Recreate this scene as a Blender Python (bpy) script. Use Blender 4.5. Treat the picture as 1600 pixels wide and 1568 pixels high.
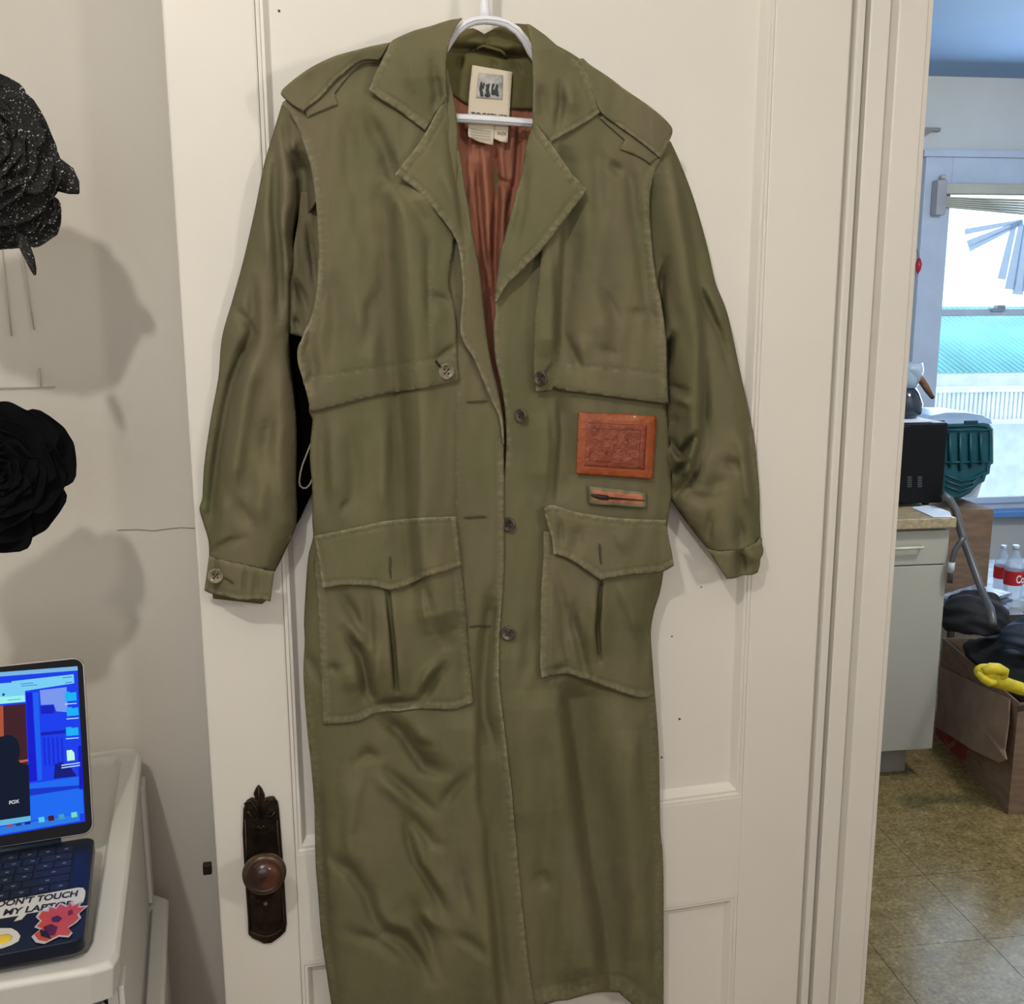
import bpy, math, random
import numpy as np
from mathutils import Vector, Matrix
from mathutils.geometry import delaunay_2d_cdt

random.seed(5); RNG = np.random.RandomState(7)
for o in list(bpy.data.objects): bpy.data.objects.remove(o)
S = bpy.context.scene
COL = S.collection
# ------------------------------------------------------------------ camera
F = 1600.0; TH = math.radians(11); YAW = math.radians(-7.5); ROLL = math.radians(-0.2)
CAMP = np.array([0, 0, 1.62])
RM = Matrix.Rotation(YAW, 3, 'Z') @ Matrix.Rotation(math.pi/2-TH, 3, 'X') @ Matrix.Rotation(ROLL, 3, 'Z')
cam = bpy.data.objects.new('camera', bpy.data.cameras.new('camera')); COL.objects.link(cam)
m4 = RM.to_4x4(); m4.translation = Vector(CAMP); cam.matrix_world = m4
cam.data.sensor_width = 36.0; cam.data.sensor_fit = 'HORIZONTAL'; cam.data.lens = 36.0*F/1600.0
cam.data.clip_start = 0.02; cam.data.clip_end = 200
S.camera = cam
# ------------------------------------------------------------------ world, exposure
S.view_settings.view_transform = 'Standard'; S.view_settings.look = 'None'
S.view_settings.gamma = 1.0; S.view_settings.use_curve_mapping = False
S.view_settings.exposure = 0.0
W = bpy.data.worlds.new('World'); S.world = W; W.use_nodes = True
bg = W.node_tree.nodes['Background']; bg.inputs[0].default_value = (0.70, 0.87, 1.0, 1); bg.inputs[1].default_value = 2.6
# ------------------------------------------------------------------ lights
def light(name, kind, loc, energy, color, size=0.1, rot=None, sy=None):
    l = bpy.data.lights.new(name, kind); l.energy = energy; l.color = color
    if kind == 'AREA':
        l.size = size
        if sy: l.shape = 'RECTANGLE'; l.size_y = sy
    else: l.shadow_soft_size = size
    o = bpy.data.objects.new(name, l); COL.objects.link(o); o.location = loc
    if rot: o.rotation_euler = rot
    return o
light('ceiling_bulb', 'POINT', (-0.30, -0.05, 2.30), 21.5, (1.0, 0.945, 0.865), 0.022)
light('standing_lamp_bulb', 'POINT', (0.80, -0.05, 1.78), 12.5, (1.0, 0.935, 0.855), 0.06)
light('room_fill_light', 'AREA', (-0.3, -1.55, 1.9), 8.5, (0.88, 0.94, 1.0), 1.6, (math.radians(84), 0, 0), 1.2)  # added soft fill from behind the camera; no window is built there
light('kitchen_window_daylight', 'AREA', (3.1, 4.62, 1.6), 38, (0.62, 0.80, 1.0), 1.0, (math.radians(-90), 0, 0), 1.3)
light('kitchen_ceiling_bulb', 'POINT', (2.3, 2.2, 2.40), 70, (1.0, 0.93, 0.82), 0.10)

# ------------------------------------------------------------------ geometry of the shot: rays and planes
RMn = np.array(RM)
def ray(px, py):
    px = np.asarray(px, float); py = np.asarray(py, float)
    d = np.stack([(px-800)/F, -(py-784)/F, -np.ones_like(px)], -1)
    return d @ RMn.T
def hitp(px, py, n, d):
    r = ray(px, py); n = np.asarray(n, float)
    t = (d - n @ CAMP)/(r @ n)
    return CAMP + r*t[..., None]
def hx(px, py, v): return hitp(px, py, (1, 0, 0), v)
def hy(px, py, v): return hitp(px, py, (0, 1, 0), v)
def hz(px, py, v): return hitp(px, py, (0, 0, 1), v)
LA = math.radians(6.8); D0 = 1.1320899841988792
LU = np.array([math.cos(LA), math.sin(LA), 0]); LN = np.array([math.sin(LA), -math.cos(LA), 0])
def L(px, py, h=0.0):            # point at height h in front of the open door leaf
    px = np.asarray(px, float); h = np.asarray(h, float)+np.zeros_like(px)
    r = ray(px, py); t = (-(D0) + h - LN @ CAMP)/(r @ LN)
    return CAMP + r*t[..., None]
YW = 1.2514

# ------------------------------------------------------------------ materials
def nd(nt, t, x=0, y=0, **kw):
    n = nt.nodes.new(t); n.location = (x, y)
    for k, v in kw.items(): setattr(n, k, v)
    return n
def srgb(r, g, b):
    f = lambda c: (c/255/12.92) if c/255 <= .04045 else ((c/255+.055)/1.055)**2.4
    return (f(r), f(g), f(b), 1)
MATS = {}
def mat(name, col, rough=.6, metal=0, var=.06, scale=8, bump=0.0, bscale=60, spec=.5, alpha=1, trans=0, emit=None, estr=1, col2=None, coat=0, detail=4, stretch=None, sheen=0):
    if name in MATS: return MATS[name]
    m = bpy.data.materials.new(name); m.use_nodes = True; nt = m.node_tree
    p = nt.nodes['Principled BSDF']
    p.inputs['Roughness'].default_value = rough; p.inputs['Metallic'].default_value = metal
    p.inputs['Specular IOR Level'].default_value = spec; p.inputs['Coat Weight'].default_value = coat
    if sheen: p.inputs['Sheen Weight'].default_value = sheen
    tc = nd(nt, 'ShaderNodeTexCoord', -1000); mp = nd(nt, 'ShaderNodeMapping', -800)
    if stretch: mp.inputs['Scale'].default_value = stretch
    nt.links.new(tc.outputs['Object'], mp.inputs[0])
    nz = nd(nt, 'ShaderNodeTexNoise', -600); nz.inputs['Scale'].default_value = scale; nz.inputs['Detail'].default_value = detail
    nt.links.new(mp.outputs[0], nz.inputs['Vector'])
    mx = nd(nt, 'ShaderNodeMix', -300, data_type='RGBA')
    c = np.array(col[:3])
    a = np.clip(c*(1-var*1.6), 0, 1); b = np.array(col2[:3]) if col2 else np.clip(c*(1+var*1.6), 0, 1)
    mx.inputs[6].default_value = (*a, 1) if not col2 else (*c, 1); mx.inputs[7].default_value = (*b, 1)
    mr = nd(nt, 'ShaderNodeMapRange', -450); mr.inputs[1].default_value = .35; mr.inputs[2].default_value = .65
    nt.links.new(nz.outputs[0], mr.inputs[0]); nt.links.new(mr.outputs[0], mx.inputs[0])
    nt.links.new(mx.outputs[2], p.inputs['Base Color'])
    if bump:
        n2 = nd(nt, 'ShaderNodeTexNoise', -600, -300); n2.inputs['Scale'].default_value = bscale; n2.inputs['Detail'].default_value = 3
        nt.links.new(mp.outputs[0], n2.inputs['Vector'])
        bp = nd(nt, 'ShaderNodeBump', -300, -300); bp.inputs['Strength'].default_value = bump; bp.inputs['Distance'].default_value = .002
        nt.links.new(n2.outputs[0], bp.inputs['Height']); nt.links.new(bp.outputs[0], p.inputs['Normal'])
    if trans: p.inputs['Transmission Weight'].default_value = trans
    if alpha < 1: p.inputs['Alpha'].default_value = alpha
    if emit:
        p.inputs['Emission Color'].default_value = emit; p.inputs['Emission Strength'].default_value = estr
        nt.links.remove(p.inputs['Base Color'].links[0]); p.inputs['Base Color'].default_value = (0.01, .01, .01, 1)
    MATS[name] = m; return m

def cloth_mat(name, base, pale, dark, fade=1.0):
    m = bpy.data.materials.new(name); m.use_nodes = True; nt = m.node_tree; lk = nt.links.new
    p = nt.nodes['Principled BSDF']; p.inputs['Roughness'].default_value = .88; p.inputs['Specular IOR Level'].default_value = .08
    p.inputs['Sheen Weight'].default_value = .0
    tc = nd(nt, 'ShaderNodeTexCoord'); mp = nd(nt, 'ShaderNodeMapping'); mp.inputs['Scale'].default_value = (1, 1, .45)
    lk(tc.outputs['Object'], mp.inputs[0])
    n1 = nd(nt, 'ShaderNodeTexNoise'); n1.inputs['Scale'].default_value = 16; n1.inputs['Detail'].default_value = 5; lk(mp.outputs[0], n1.inputs['Vector'])
    mr = nd(nt, 'ShaderNodeMapRange'); mr.inputs[1].default_value = .3; mr.inputs[2].default_value = .7; lk(n1.outputs[0], mr.inputs[0])
    mx = nd(nt, 'ShaderNodeMix', data_type='RGBA'); mx.inputs[6].default_value = base; mx.inputs[7].default_value = dark; lk(mr.outputs[0], mx.inputs[0])
    n5 = nd(nt, 'ShaderNodeTexNoise'); n5.inputs['Scale'].default_value = 9; n5.inputs['Detail'].default_value = 3; lk(mp.outputs[0], n5.inputs['Vector'])
    r5 = nd(nt, 'ShaderNodeMapRange'); r5.inputs[1].default_value = .48; r5.inputs[2].default_value = .68; r5.inputs[4].default_value = .55; lk(n5.outputs[0], r5.inputs[0])
    mx0 = nd(nt, 'ShaderNodeMix', data_type='RGBA'); lk(r5.outputs[0], mx0.inputs[0]); lk(mx.outputs[2], mx0.inputs[6])
    mx0.inputs[7].default_value = tuple(c*k for c, k in zip(base, (1.0, .93, 1.12, 1)))
    mx = mx0
    at = nd(nt, 'ShaderNodeAttribute', attribute_name='wear')
    n2 = nd(nt, 'ShaderNodeTexNoise'); n2.inputs['Scale'].default_value = 160; n2.inputs['Detail'].default_value = 3; lk(tc.outputs['Object'], n2.inputs['Vector'])
    r2 = nd(nt, 'ShaderNodeMapRange'); r2.inputs[1].default_value = .3; r2.inputs[2].default_value = .65; lk(n2.outputs[0], r2.inputs[0])
    mu = nd(nt, 'ShaderNodeMath', operation='MULTIPLY'); lk(at.outputs['Fac'], mu.inputs[0]); lk(r2.outputs[0], mu.inputs[1])
    mu.use_clamp = True
    mx2 = nd(nt, 'ShaderNodeMix', data_type='RGBA'); lk(mx.outputs[2], mx2.inputs[6]); mx2.inputs[7].default_value = pale; lk(mu.outputs[0], mx2.inputs[0])
    lk(mx2.outputs[2], p.inputs['Base Color'])
    # fine twill weave + small crumples
    wv = nd(nt, 'ShaderNodeTexWave', bands_direction='DIAGONAL'); wv.inputs['Scale'].default_value = 420; wv.inputs['Distortion'].default_value = .6
    lk(tc.outputs['Object'], wv.inputs['Vector'])
    n3 = nd(nt, 'ShaderNodeTexNoise'); n3.inputs['Scale'].default_value = 45; n3.inputs['Detail'].default_value = 4; lk(tc.outputs['Object'], n3.inputs['Vector'])
    b1 = nd(nt, 'ShaderNodeBump'); b1.inputs['Strength'].default_value = .12; b1.inputs['Distance'].default_value = .0006; lk(wv.outputs['Fac'], b1.inputs['Height'])
    b2 = nd(nt, 'ShaderNodeBump'); b2.inputs['Strength'].default_value = .45; b2.inputs['Distance'].default_value = .0045; lk(n3.outputs[0], b2.inputs['Height']); lk(b1.outputs[0], b2.inputs['Normal'])
    lk(b2.outputs[0], p.inputs['Normal'])
    MATS[name] = m; return m
OLIVE = cloth_mat('olive_twill', (.178, .159, .088, 1), (.33, .30, .20, 1), (.126, .125, .064, 1))
OLIVE_IN = cloth_mat('olive_inner_cloth', (.15, .130, .055, 1), (.26, .235, .13, 1), (.115, .105, .045, 1))
LINING = cloth_mat('terracotta_lining', (.38, .165, .10, 1), (.42, .23, .15, 1), (.28, .115, .075, 1))
GAPSHADE = mat('gap_shade_black', (.0015, .0015, .0012, 1), .95, var=.2, spec=.02)  # near-black colour stands in for the deep shade between sleeve and body
WOODWHITE = mat('door_white_paint', (.80, .765, .70, 1), .42, var=.015, scale=3, bump=.12, bscale=25, spec=.35)
TRIMWHITE = mat('trim_white_paint', (.78, .75, .69, 1), .4, var=.02, scale=3, bump=.12, bscale=25, spec=.4)
WALLM = mat('wall_cream_paint', (.655, .62, .56, 1), .7, var=.02, scale=2, bump=.15, bscale=90)
KWALL = mat('kitchen_wall_paint', (.62, .65, .66, 1), .65, var=.03, scale=2)
CEILB = mat('kitchen_ceiling_blue_paint', (.22, .34, .52, 1), .7, var=.03, scale=2)
CEILW = mat('ceiling_white_paint', (.78, .76, .72, 1), .7, var=.02, scale=2)

# ------------------------------------------------------------------ object helpers
def empty(name, loc, label=None, cat=None, group=None):
    o = bpy.data.objects.new(name, None); COL.objects.link(o); o.location = loc; o.empty_display_size = .05
    tag(o, label, cat, group); return o
def tag(o, label=None, cat=None, group=None, kind=None):
    if label: o['label'] = label
    if cat: o['category'] = cat
    if group: o['group'] = group
    if kind: o['kind'] = kind
    return o
def link(name, me, m, parent=None, smooth=False):
    o = bpy.data.objects.new(name, me); COL.objects.link(o)
    if m:
        for mm in (m if isinstance(m, (list, tuple)) else [m]): me.materials.append(mm)
    if smooth: me.polygons.foreach_set('use_smooth', [True]*len(me.polygons))
    if parent is not None:
        o.parent = parent
        if parent.type == 'EMPTY': o.matrix_parent_inverse = Matrix.Translation(parent.location).inverted()
    return o
class MB:
    def __init__(s): s.v = []; s.f = []
    def add(s, vs, fs):
        n = len(s.v); s.v += [tuple(float(c) for c in v) for v in vs]; s.f += [tuple(i+n for i in f) for f in fs]; return s
    def hexa(s, b, t):       # bottom quad, top quad
        s.add(list(b)+list(t), [(3, 2, 1, 0), (4, 5, 6, 7), (0, 1, 5, 4), (1, 2, 6, 5), (2, 3, 7, 6), (3, 0, 4, 7)]); return s
    def box(s, x0, x1, y0, y1, z0, z1):
        return s.hexa([(x0, y0, z0), (x1, y0, z0), (x1, y1, z0), (x0, y1, z0)], [(x0, y0, z1), (x1, y0, z1), (x1, y1, z1), (x0, y1, z1)])
    def obox(s, o, a, b, c, la, lb, lc):   # oriented box from corner o along axes a,b,c
        o, a, b, c = (np.array(q, float) for q in (o, a, b, c))
        q = [o, o+a*la, o+a*la+b*lb, o+b*lb]
        return s.hexa(q, [p+c*lc for p in q])
    def prism(s, poly, vec):
        poly = [np.array(p, float) for p in poly]; vec = np.array(vec, float); n = len(poly)
        s.add(poly+[p+vec for p in poly], [tuple(range(n))[::-1], tuple(range(n, 2*n))]+[(i, (i+1) % n, n+(i+1) % n, n+i) for i in range(n)]); return s
    def tube(s, pts, r, k=8, cap=True):
        pts = [Vector(p) for p in pts]; n = len(pts); rs = r if isinstance(r, (list, tuple)) else [r]*n
        vs = []; prev = None
        for i, p in enumerate(pts):
            t = (pts[min(i+1, n-1)]-pts[max(i-1, 0)]).normalized()
            if prev is None:
                a = t.orthogonal().normalized()
            else:
                a = (prev - t*prev.dot(t)).normalized()
            prev = a; b = t.cross(a)
            for j in range(k):
                an = 2*math.pi*j/k; vs.append(p+(a*math.cos(an)+b*math.sin(an))*rs[i])
        fs = [(i*k+j, i*k+(j+1) % k, (i+1)*k+(j+1) % k, (i+1)*k+j) for i in range(n-1) for j in range(k)]
        if cap: fs += [tuple(range(k))[::-1], tuple((n-1)*k+j for j in range(k))]
        return s.add(vs, fs)
    def lathe(s, o, axis, prof, k=20, ax2=None, sc=(1, 1)):    # prof: (radius, along)
        o = Vector(o); ax = Vector(axis).normalized(); a = Vector(ax2).normalized() if ax2 is not None else ax.orthogonal().normalized(); b = ax.cross(a)
        vs = [o+ax*h+(a*math.cos(2*math.pi*j/k)*sc[0]+b*math.sin(2*math.pi*j/k)*sc[1])*r for r, h in prof for j in range(k)]
        n = len(prof); fs = [(i*k+j, i*k+(j+1) % k, (i+1)*k+(j+1) % k, (i+1)*k+j) for i in range(n-1) for j in range(k)]
        fs += [tuple(range(k))[::-1], tuple((n-1)*k+j for j in range(k))]
        return s.add(vs, fs)
    def build(s, name, m, parent=None, smooth=False, bevel=0, seg=2):
        me = bpy.data.meshes.new(name); me.from_pydata(s.v, [], s.f); me.update()
        o = link(name, me, m, parent, smooth)
        if bevel:
            b = o.modifiers.new('bevel', 'BEVEL'); b.width = bevel; b.segments = seg; b.limit_method = 'ANGLE'
        return o
def fixn(o):
    import bmesh
    bm = bmesh.new(); bm.from_mesh(o.data); bmesh.ops.recalc_face_normals(bm, faces=bm.faces); bm.to_mesh(o.data); bm.free(); return o
def text_obj(name, body, o, right, up, height, m, parent=None, ext=.0002, width=None, bold=0.0):
    cu = bpy.data.curves.new(name, 'FONT'); cu.body = body; cu.size = 1; cu.extrude = 0; cu.offset = bold
    t = bpy.data.objects.new(name, cu); COL.objects.link(t); bpy.context.view_layer.update()
    me = bpy.data.meshes.new_from_object(t.evaluated_get(bpy.context.evaluated_depsgraph_get())); bpy.data.objects.remove(t)
    co = np.empty(len(me.vertices)*3); me.vertices.foreach_get('co', co); co = co.reshape(-1, 3)
    mn = co.min(0); mx = co.max(0); s = height/(mx[1]-mn[1]); sx = (width/(mx[0]-mn[0])) if width else s
    r = np.array(right)/np.linalg.norm(right); u = np.array(up)/np.linalg.norm(up); nn = np.cross(r, u)
    w = np.array(o)+np.outer((co[:, 0]-mn[0])*sx, r)+np.outer((co[:, 1]-mn[1])*s, u)+nn*ext
    me.vertices.foreach_set('co', w.ravel()); me.update(); return link(name, me, m, parent)

# ================================================================== SETTING
def struct(name, mb, m, parent=None, **kw):
    o = mb.build(name, m, parent, **kw)
    if parent is None: o['kind'] = 'structure'
    return o
CX = 0.668                      # right edge of the casing = doorway edge
KX0, KX1, KY1, KZ = 0.55, 4.3, 4.9, 2.68
HEAD = 2.24
mb = MB(); mb.box(-1.5, CX-.012, YW, YW+.12, 0, 2.6); mb.box(1.55, 2.2, YW, YW+.12, 0, 2.6); mb.box(CX-.012, 1.55, YW, YW+.12, HEAD, 2.6)
wb = struct('wall_back', mb, WALLM)
# thin crack in the plaster of the wall
ck = MB(); cp = [hy(x, y, YW-.0006) for x, y in ((183, 828), (215, 827), (240, 829), (262, 826), (282, 824), (305, 825))]
ck.tube(cp, .0005, 4); ck.build('plaster_crack', mat('crack_shadow', (.25, .22, .18, 1), .9), wb)
struct('wall_left', MB().box(-1.62, -1.5, -1.8, YW+.12, 0, 2.6), WALLM)
struct('wall_right', MB().box(2.2, 2.32, -1.8, YW, 0, 2.6), WALLM)
struct('wall_front', MB().box(-1.62, 2.32, -1.92, -1.8, 0, 2.6), WALLM)
struct('ceiling', MB().box(-1.62, 2.32, -1.92, YW+.12, 2.6, 2.7), CEILW)
# door casing with bead, grooves and bevelled edge, extruded up
def casing(name, xs, mirror=False):
    yf = YW-.030
    P = lambda px: hy(px, 1218, yf)[0]
    a, b, c, d, e, f, g, h_ = P(1266), P(1274), P(1285), P(1289), P(1318), P(1325), P(1369), CX
    prof = [(a-.012, YW), (a-.012, yf+.014), (a+.001, yf+.010), (b-.002, yf+.001), (b+.001, yf), (c-.002, yf+.001), (c-.0005, yf+.016), (d+.0005, yf+.016), (d+.001, yf+.001), (d+.003, yf), (e-.002, yf), (e+.001, yf+.013), (f-.0015, yf+.013), (f+.003, yf+.001), (f+.005, yf), (g-.002, yf), (g+.001, yf+.004), (h_-.001, yf+.005), (h_, yf+.008), (h_, YW)]
    if mirror: prof = [(2*xs-x, y) for x, y in prof][::-1]
    mb = MB().prism([(x, y, 0) for x, y in prof], (0, 0, HEAD+.1)); o = struct(name, mb, TRIMWHITE); fixn(o); return o
casing('trim_1', 0)
casing('trim_2', (CX+1.5)/2, True)
struct('trim_3', MB().box(CX-.11, 1.61, YW-.034, YW-.001, HEAD+.1, HEAD+.24), TRIMWHITE)
# jamb lining of the doorway
struct('trim_4', MB().box(CX-.012, CX+.006, YW, YW+.135, 0, HEAD), TRIMWHITE)
struct('trim_5', MB().box(1.532, 1.55, YW, YW+.135, 0, HEAD).box(CX+.006, 1.532, YW, YW+.135, HEAD-.018, HEAD), TRIMWHITE)
# ---- kitchen shell
struct('wall_kitchen_left', MB().box(KX0-.1, KX0, YW+.12, KY1, 0, KZ), KWALL)
struct('wall_kitchen_right', MB().box(KX1, KX1+.1, YW+.12, KY1, 0, KZ), KWALL)
struct('ceiling_kitchen', MB().box(KX0-.1, KX1+.1, YW+.12, KY1+.12, KZ, KZ+.1), CEILB)
struct('wall_kitchen_front', MB().box(KX0-.1, -.0+KX0, YW+.12, YW+.13, 0, KZ).box(2.2, KX1+.1, YW, YW+.12, 0, KZ).box(KX0, 2.2, YW+.02, YW+.12, 2.6, KZ), KWALL)
def P(px, py, Y=KY1): return hy(px, py, Y)
wx0 = P(1467, 487)[0]; wz1 = P(1500, 300)[2]; wz0 = P(1560, 786)[2]; wx1 = wx0+1.05
kb = MB().box(KX0-.1, wx0-.02, KY1, KY1+.12, 0, KZ).box(wx1+.02, KX1+.1, KY1, KY1+.12, 0, KZ).box(wx0-.02, wx1+.02, KY1, KY1+.12, wz1+.05, KZ).box(wx0-.02, wx1+.02, KY1, KY1+.12, 0, wz0-.03)
struct('wall_kitchen_window', kb, KWALL)
# window
WINP = mat('window_frame_paint', (.52, .60, .74, 1), .45, var=.03)
win = struct('window_1', MB().box(wx0-.14, wx0+.0, KY1-.03, KY1-.001, wz0-.03, wz1+.16).box(wx1, wx1+.14, KY1-.03, KY1-.001, wz0-.03, wz1+.16).box(wx0, wx1, KY1-.03, KY1-.001, wz1+.02, wz1+.16), WINP, bevel=.004)
MB().box(wx0-.16, wx1+.16, KY1-.045, KY1-.001, wz1+.16, wz1+.19).build('window_cornice', WINP, win)
MB().box(wx0-.16, wx1+.16, KY1-.09, KY1-.001, wz0-.055, wz0-.03).build('window_sill', mat('sill_blue_paint', (.10, .28, .62, 1), .4), win)
MB().box(wx0, wx1, KY1+.03, KY1+.09, wz0-.03, wz0+.0).build('window_ledge', WINP, win)
zr = P(1530, 492)[2]
def sash(name, z0, z1, y):
    mb = MB(); t = .03
    mb.box(wx0, wx0+t*.5, y, y+.03, z0, z1).box(wx1-t, wx1, y, y+.03, z0, z1).box(wx0+t*.5, wx1-t, y, y+.03, z0, z0+t).box(wx0+t*.5, wx1-t, y, y+.03, z1-t, z1)
    o = mb.build(name, WINP, win)
    gl = mat('window_glass', (1, 1, 1, 1), .0, trans=1.0, var=0)
    MB().box(wx0+t*.5, wx1-t, y+.013, y+.016, z0+t, z1-t).build('pane', gl, o)
    return o
sash('upper_sash', zr-.005, wz1+.05, KY1+.05); lo = sash('lower_sash', wz0, zr+.028, KY1+.01)
q = P(1559, 483)
MB().box(q[0]-.035, q[0]+.035, KY1-.01, KY1+.03, q[2]-.01, q[2]+.006).box(q[0]-.01, q[0]+.03, KY1-.015, KY1+.02, q[2]+.006, q[2]+.02).build('sash_lock', mat('lock_metal', (.3, .36, .45, 1), .4, .6), win)
# glass alternatives: thin clear panes let daylight in
# ---- floors
FLM = mat('room_floor_wood', (.22, .13, .07, 1), .45, var=.2, scale=6)
struct('floor', MB().box(-1.62, 2.32, -1.92, YW+.0, -.1, 0), FLM)
kf = struct('floor_kitchen', MB().box(KX0-.1, KX1+.1, YW, KY1+.12, -.1, -.002), mat('tile_seam_dark', (.10, .07, .035, 1), .8))
TILE = None
def tile_mat():
    m = bpy.data.materials.new('mottled_vinyl_tile'); m.use_nodes = True; nt = m.node_tree; lk = nt.links.new
    p = nt.nodes['Principled BSDF']; p.inputs['Roughness'].default_value = .24; p.inputs['Specular IOR Level'].default_value = .26
    g = nd(nt, 'ShaderNodeNewGeometry'); oi = nd(nt, 'ShaderNodeObjectInfo')
    ad = nd(nt, 'ShaderNodeVectorMath', operation='ADD'); lk(g.outputs['Position'], ad.inputs[0])
    n1 = nd(nt, 'ShaderNodeTexNoise'); n1.inputs['Scale'].default_value = 22; n1.inputs['Detail'].default_value = 6; n1.inputs['Roughness'].default_value = .7; lk(ad.outputs[0], n1.inputs['Vector'])
    n2 = nd(nt, 'ShaderNodeTexNoise'); n2.inputs['Scale'].default_value = 95; n2.inputs['Detail'].default_value = 4; lk(ad.outputs[0], n2.inputs['Vector'])
    cr = nd(nt, 'ShaderNodeValToRGB'); e = cr.color_ramp.elements
    e[0].position = .33; e[0].color = (.078, .050, .017, 1); e[1].position = .68; e[1].color = (.33, .255, .13, 1)
    x = e.new(.46); x.color = (.16, .115, .045, 1); x = e.new(.56); x.color = (.225, .165, .07, 1)
    mm = nd(nt, 'ShaderNodeMath', operation='MULTIPLY_ADD'); lk(n2.outputs[0], mm.inputs[0]); mm.inputs[1].default_value = .5; 
    m2 = nd(nt, 'ShaderNodeMath', operation='MULTIPLY'); lk(n1.outputs[0], m2.inputs[0]); m2.inputs[1].default_value = .5; lk(m2.outputs[0], mm.inputs[2])
    m3 = nd(nt, 'ShaderNodeMath', operation='MULTIPLY_ADD'); lk(oi.outputs['Random'], m3.inputs[0]); m3.inputs[1].default_value = .03; lk(mm.outputs[0], m3.inputs[2])
    lk(m3.outputs[0], cr.inputs[0]); lk(cr.outputs[0], p.inputs['Base Color'])
    bp = nd(nt, 'ShaderNodeBump'); bp.inputs['Strength'].default_value = .18; bp.inputs['Distance'].default_value = .002; lk(n1.outputs[0], bp.inputs['Height']); lk(bp.outputs[0], p.inputs['Normal'])
    return m
TILE = tile_mat()
ts = .305; x_off = .06; y_off = .02
tm = MB().box(0, ts-.0016, 0, ts-.0016, -.002, .0)
tm2 = bpy.data.meshes.new('tile'); tm2.from_pydata(tm.v, [], tm.f)
tm2.materials.append(TILE)
first = True
for i in range(11):
    for j in range(12):
        X = .55+x_off+i*ts; Y = YW+.02+y_off+j*ts
        if X+ts > KX1 or Y+ts > KY1: continue
        o = bpy.data.objects.new('tile', tm2); COL.objects.link(o); o.parent = kf; o.location = (X, Y, random.uniform(0, .0003))

# ================================================================== DOOR LEAF (structure) with stiles, rails, panels, mouldings
def LP(px, py):      # leaf coordinates (s along leaf, z)
    p = L(px, py); return float((p+LN*D0*1.0) @ LU), float(p[2])
def leaf_pt(s, z, h): return LU*s - LN*D0 + LN*h + np.array([0, 0, z])
def leafbox(mb, s0, s1, z0, z1, h0, h1):
    return mb.hexa([leaf_pt(s0, z0, h1), leaf_pt(s1, z0, h1), leaf_pt(s1, z0, h0), leaf_pt(s0, z0, h0)], [leaf_pt(s0, z1, h1), leaf_pt(s1, z1, h1), leaf_pt(s1, z1, h0), leaf_pt(s0, z1, h0)])
sL = LP(309.5, 900)[0]; sR = LP(1283, 900)[0]
sPl = LP(403, 100)[0]; sPr = LP(1174, 900)[0]
zu0 = LP(467, 1336)[1]; zl1 = LP(475, 1503)[1]
DT = 2.20; TK = .034
leaf = leafbox(MB(), sL, sPl, .015, DT, -TK, 0).build('door_1', WOODWHITE, bevel=.0025); leaf['kind'] = 'structure'
leafbox(MB(), sPr, sR, .015, DT, -TK, 0).build('stile', WOODWHITE, leaf, bevel=.0025)
leafbox(MB(), sPl, sPr, DT-.115, DT, -TK, 0).build('rail', WOODWHITE, leaf)
leafbox(MB(), sPl, sPr, zl1, zu0, -TK, 0).build('rail', WOODWHITE, leaf)
leafbox(MB(), sPl, sPr, .015, .26, -TK, 0).build('rail', WOODWHITE, leaf)
PD = .013
for z0, z1 in ((zu0, DT-.115), (.26, zl1)):
    leafbox(MB(), sPl+.004, sPr-.004, z0+.004, z1-.004, -TK+.006, -PD).build('panel', WOODWHITE, leaf)
    mb = MB(); pr = [(0, -.0008), (.0035, -.0008), (.0045, -.0035), (.0075, -.0030), (.0095, -.006), (.013, -PD+.001), (.0145, -PD-.0003)]
    rings = []
    for w, h in pr:
        rings.append([leaf_pt(sPl+w, z0+w*1.25, h), leaf_pt(sPr-w, z0+w*1.25, h), leaf_pt(sPr-w, z1-w*1.25, h), leaf_pt(sPl+w, z1-w*1.25, h)])
    vs = [v for r in rings for v in r]; fs = [(i*4+j, i*4+(j+1) % 4, (i+1)*4+(j+1) % 4, (i+1)*4+j) for i in range(len(rings)-1) for j in range(4)]
    mb.add(vs, fs).build('moulding', WOODWHITE, leaf)
# nail holes
mb = MB()
for x, y, r in ((1062, 1123, 2.2), (1034, 1183, 2.0), (1041, 1242, 2.6), (1058, 1238, 2.2), (1050, 994, 1.6), (436, 17, 2), (1096, 917, 1.3)):
    inp = sPl < LP(x, y)[0] < sPr and not (zl1 < LP(x, y)[1] < zu0+.012)
    mb.lathe(L(x, y, -PD+.0006 if inp else .0006), LN, [(r*.0007, -.0004), (r*.0007, .0)], 8)
mb.build('nail_hole', mat('nail_hole_dark', (.08, .06, .04, 1), .9), leaf)
# latch bolt at the free edge
p0 = L(334, 1351, -.014)
MB().obox(p0-LU*.002+np.array([0, 0, -.007]), -LU, LN, (0, 0, 1), .010, .009, .013).build('latch_bolt', mat('latch_dark_iron', (.03, .022, .018, 1), .45, .7), leaf, bevel=.0015)
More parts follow.
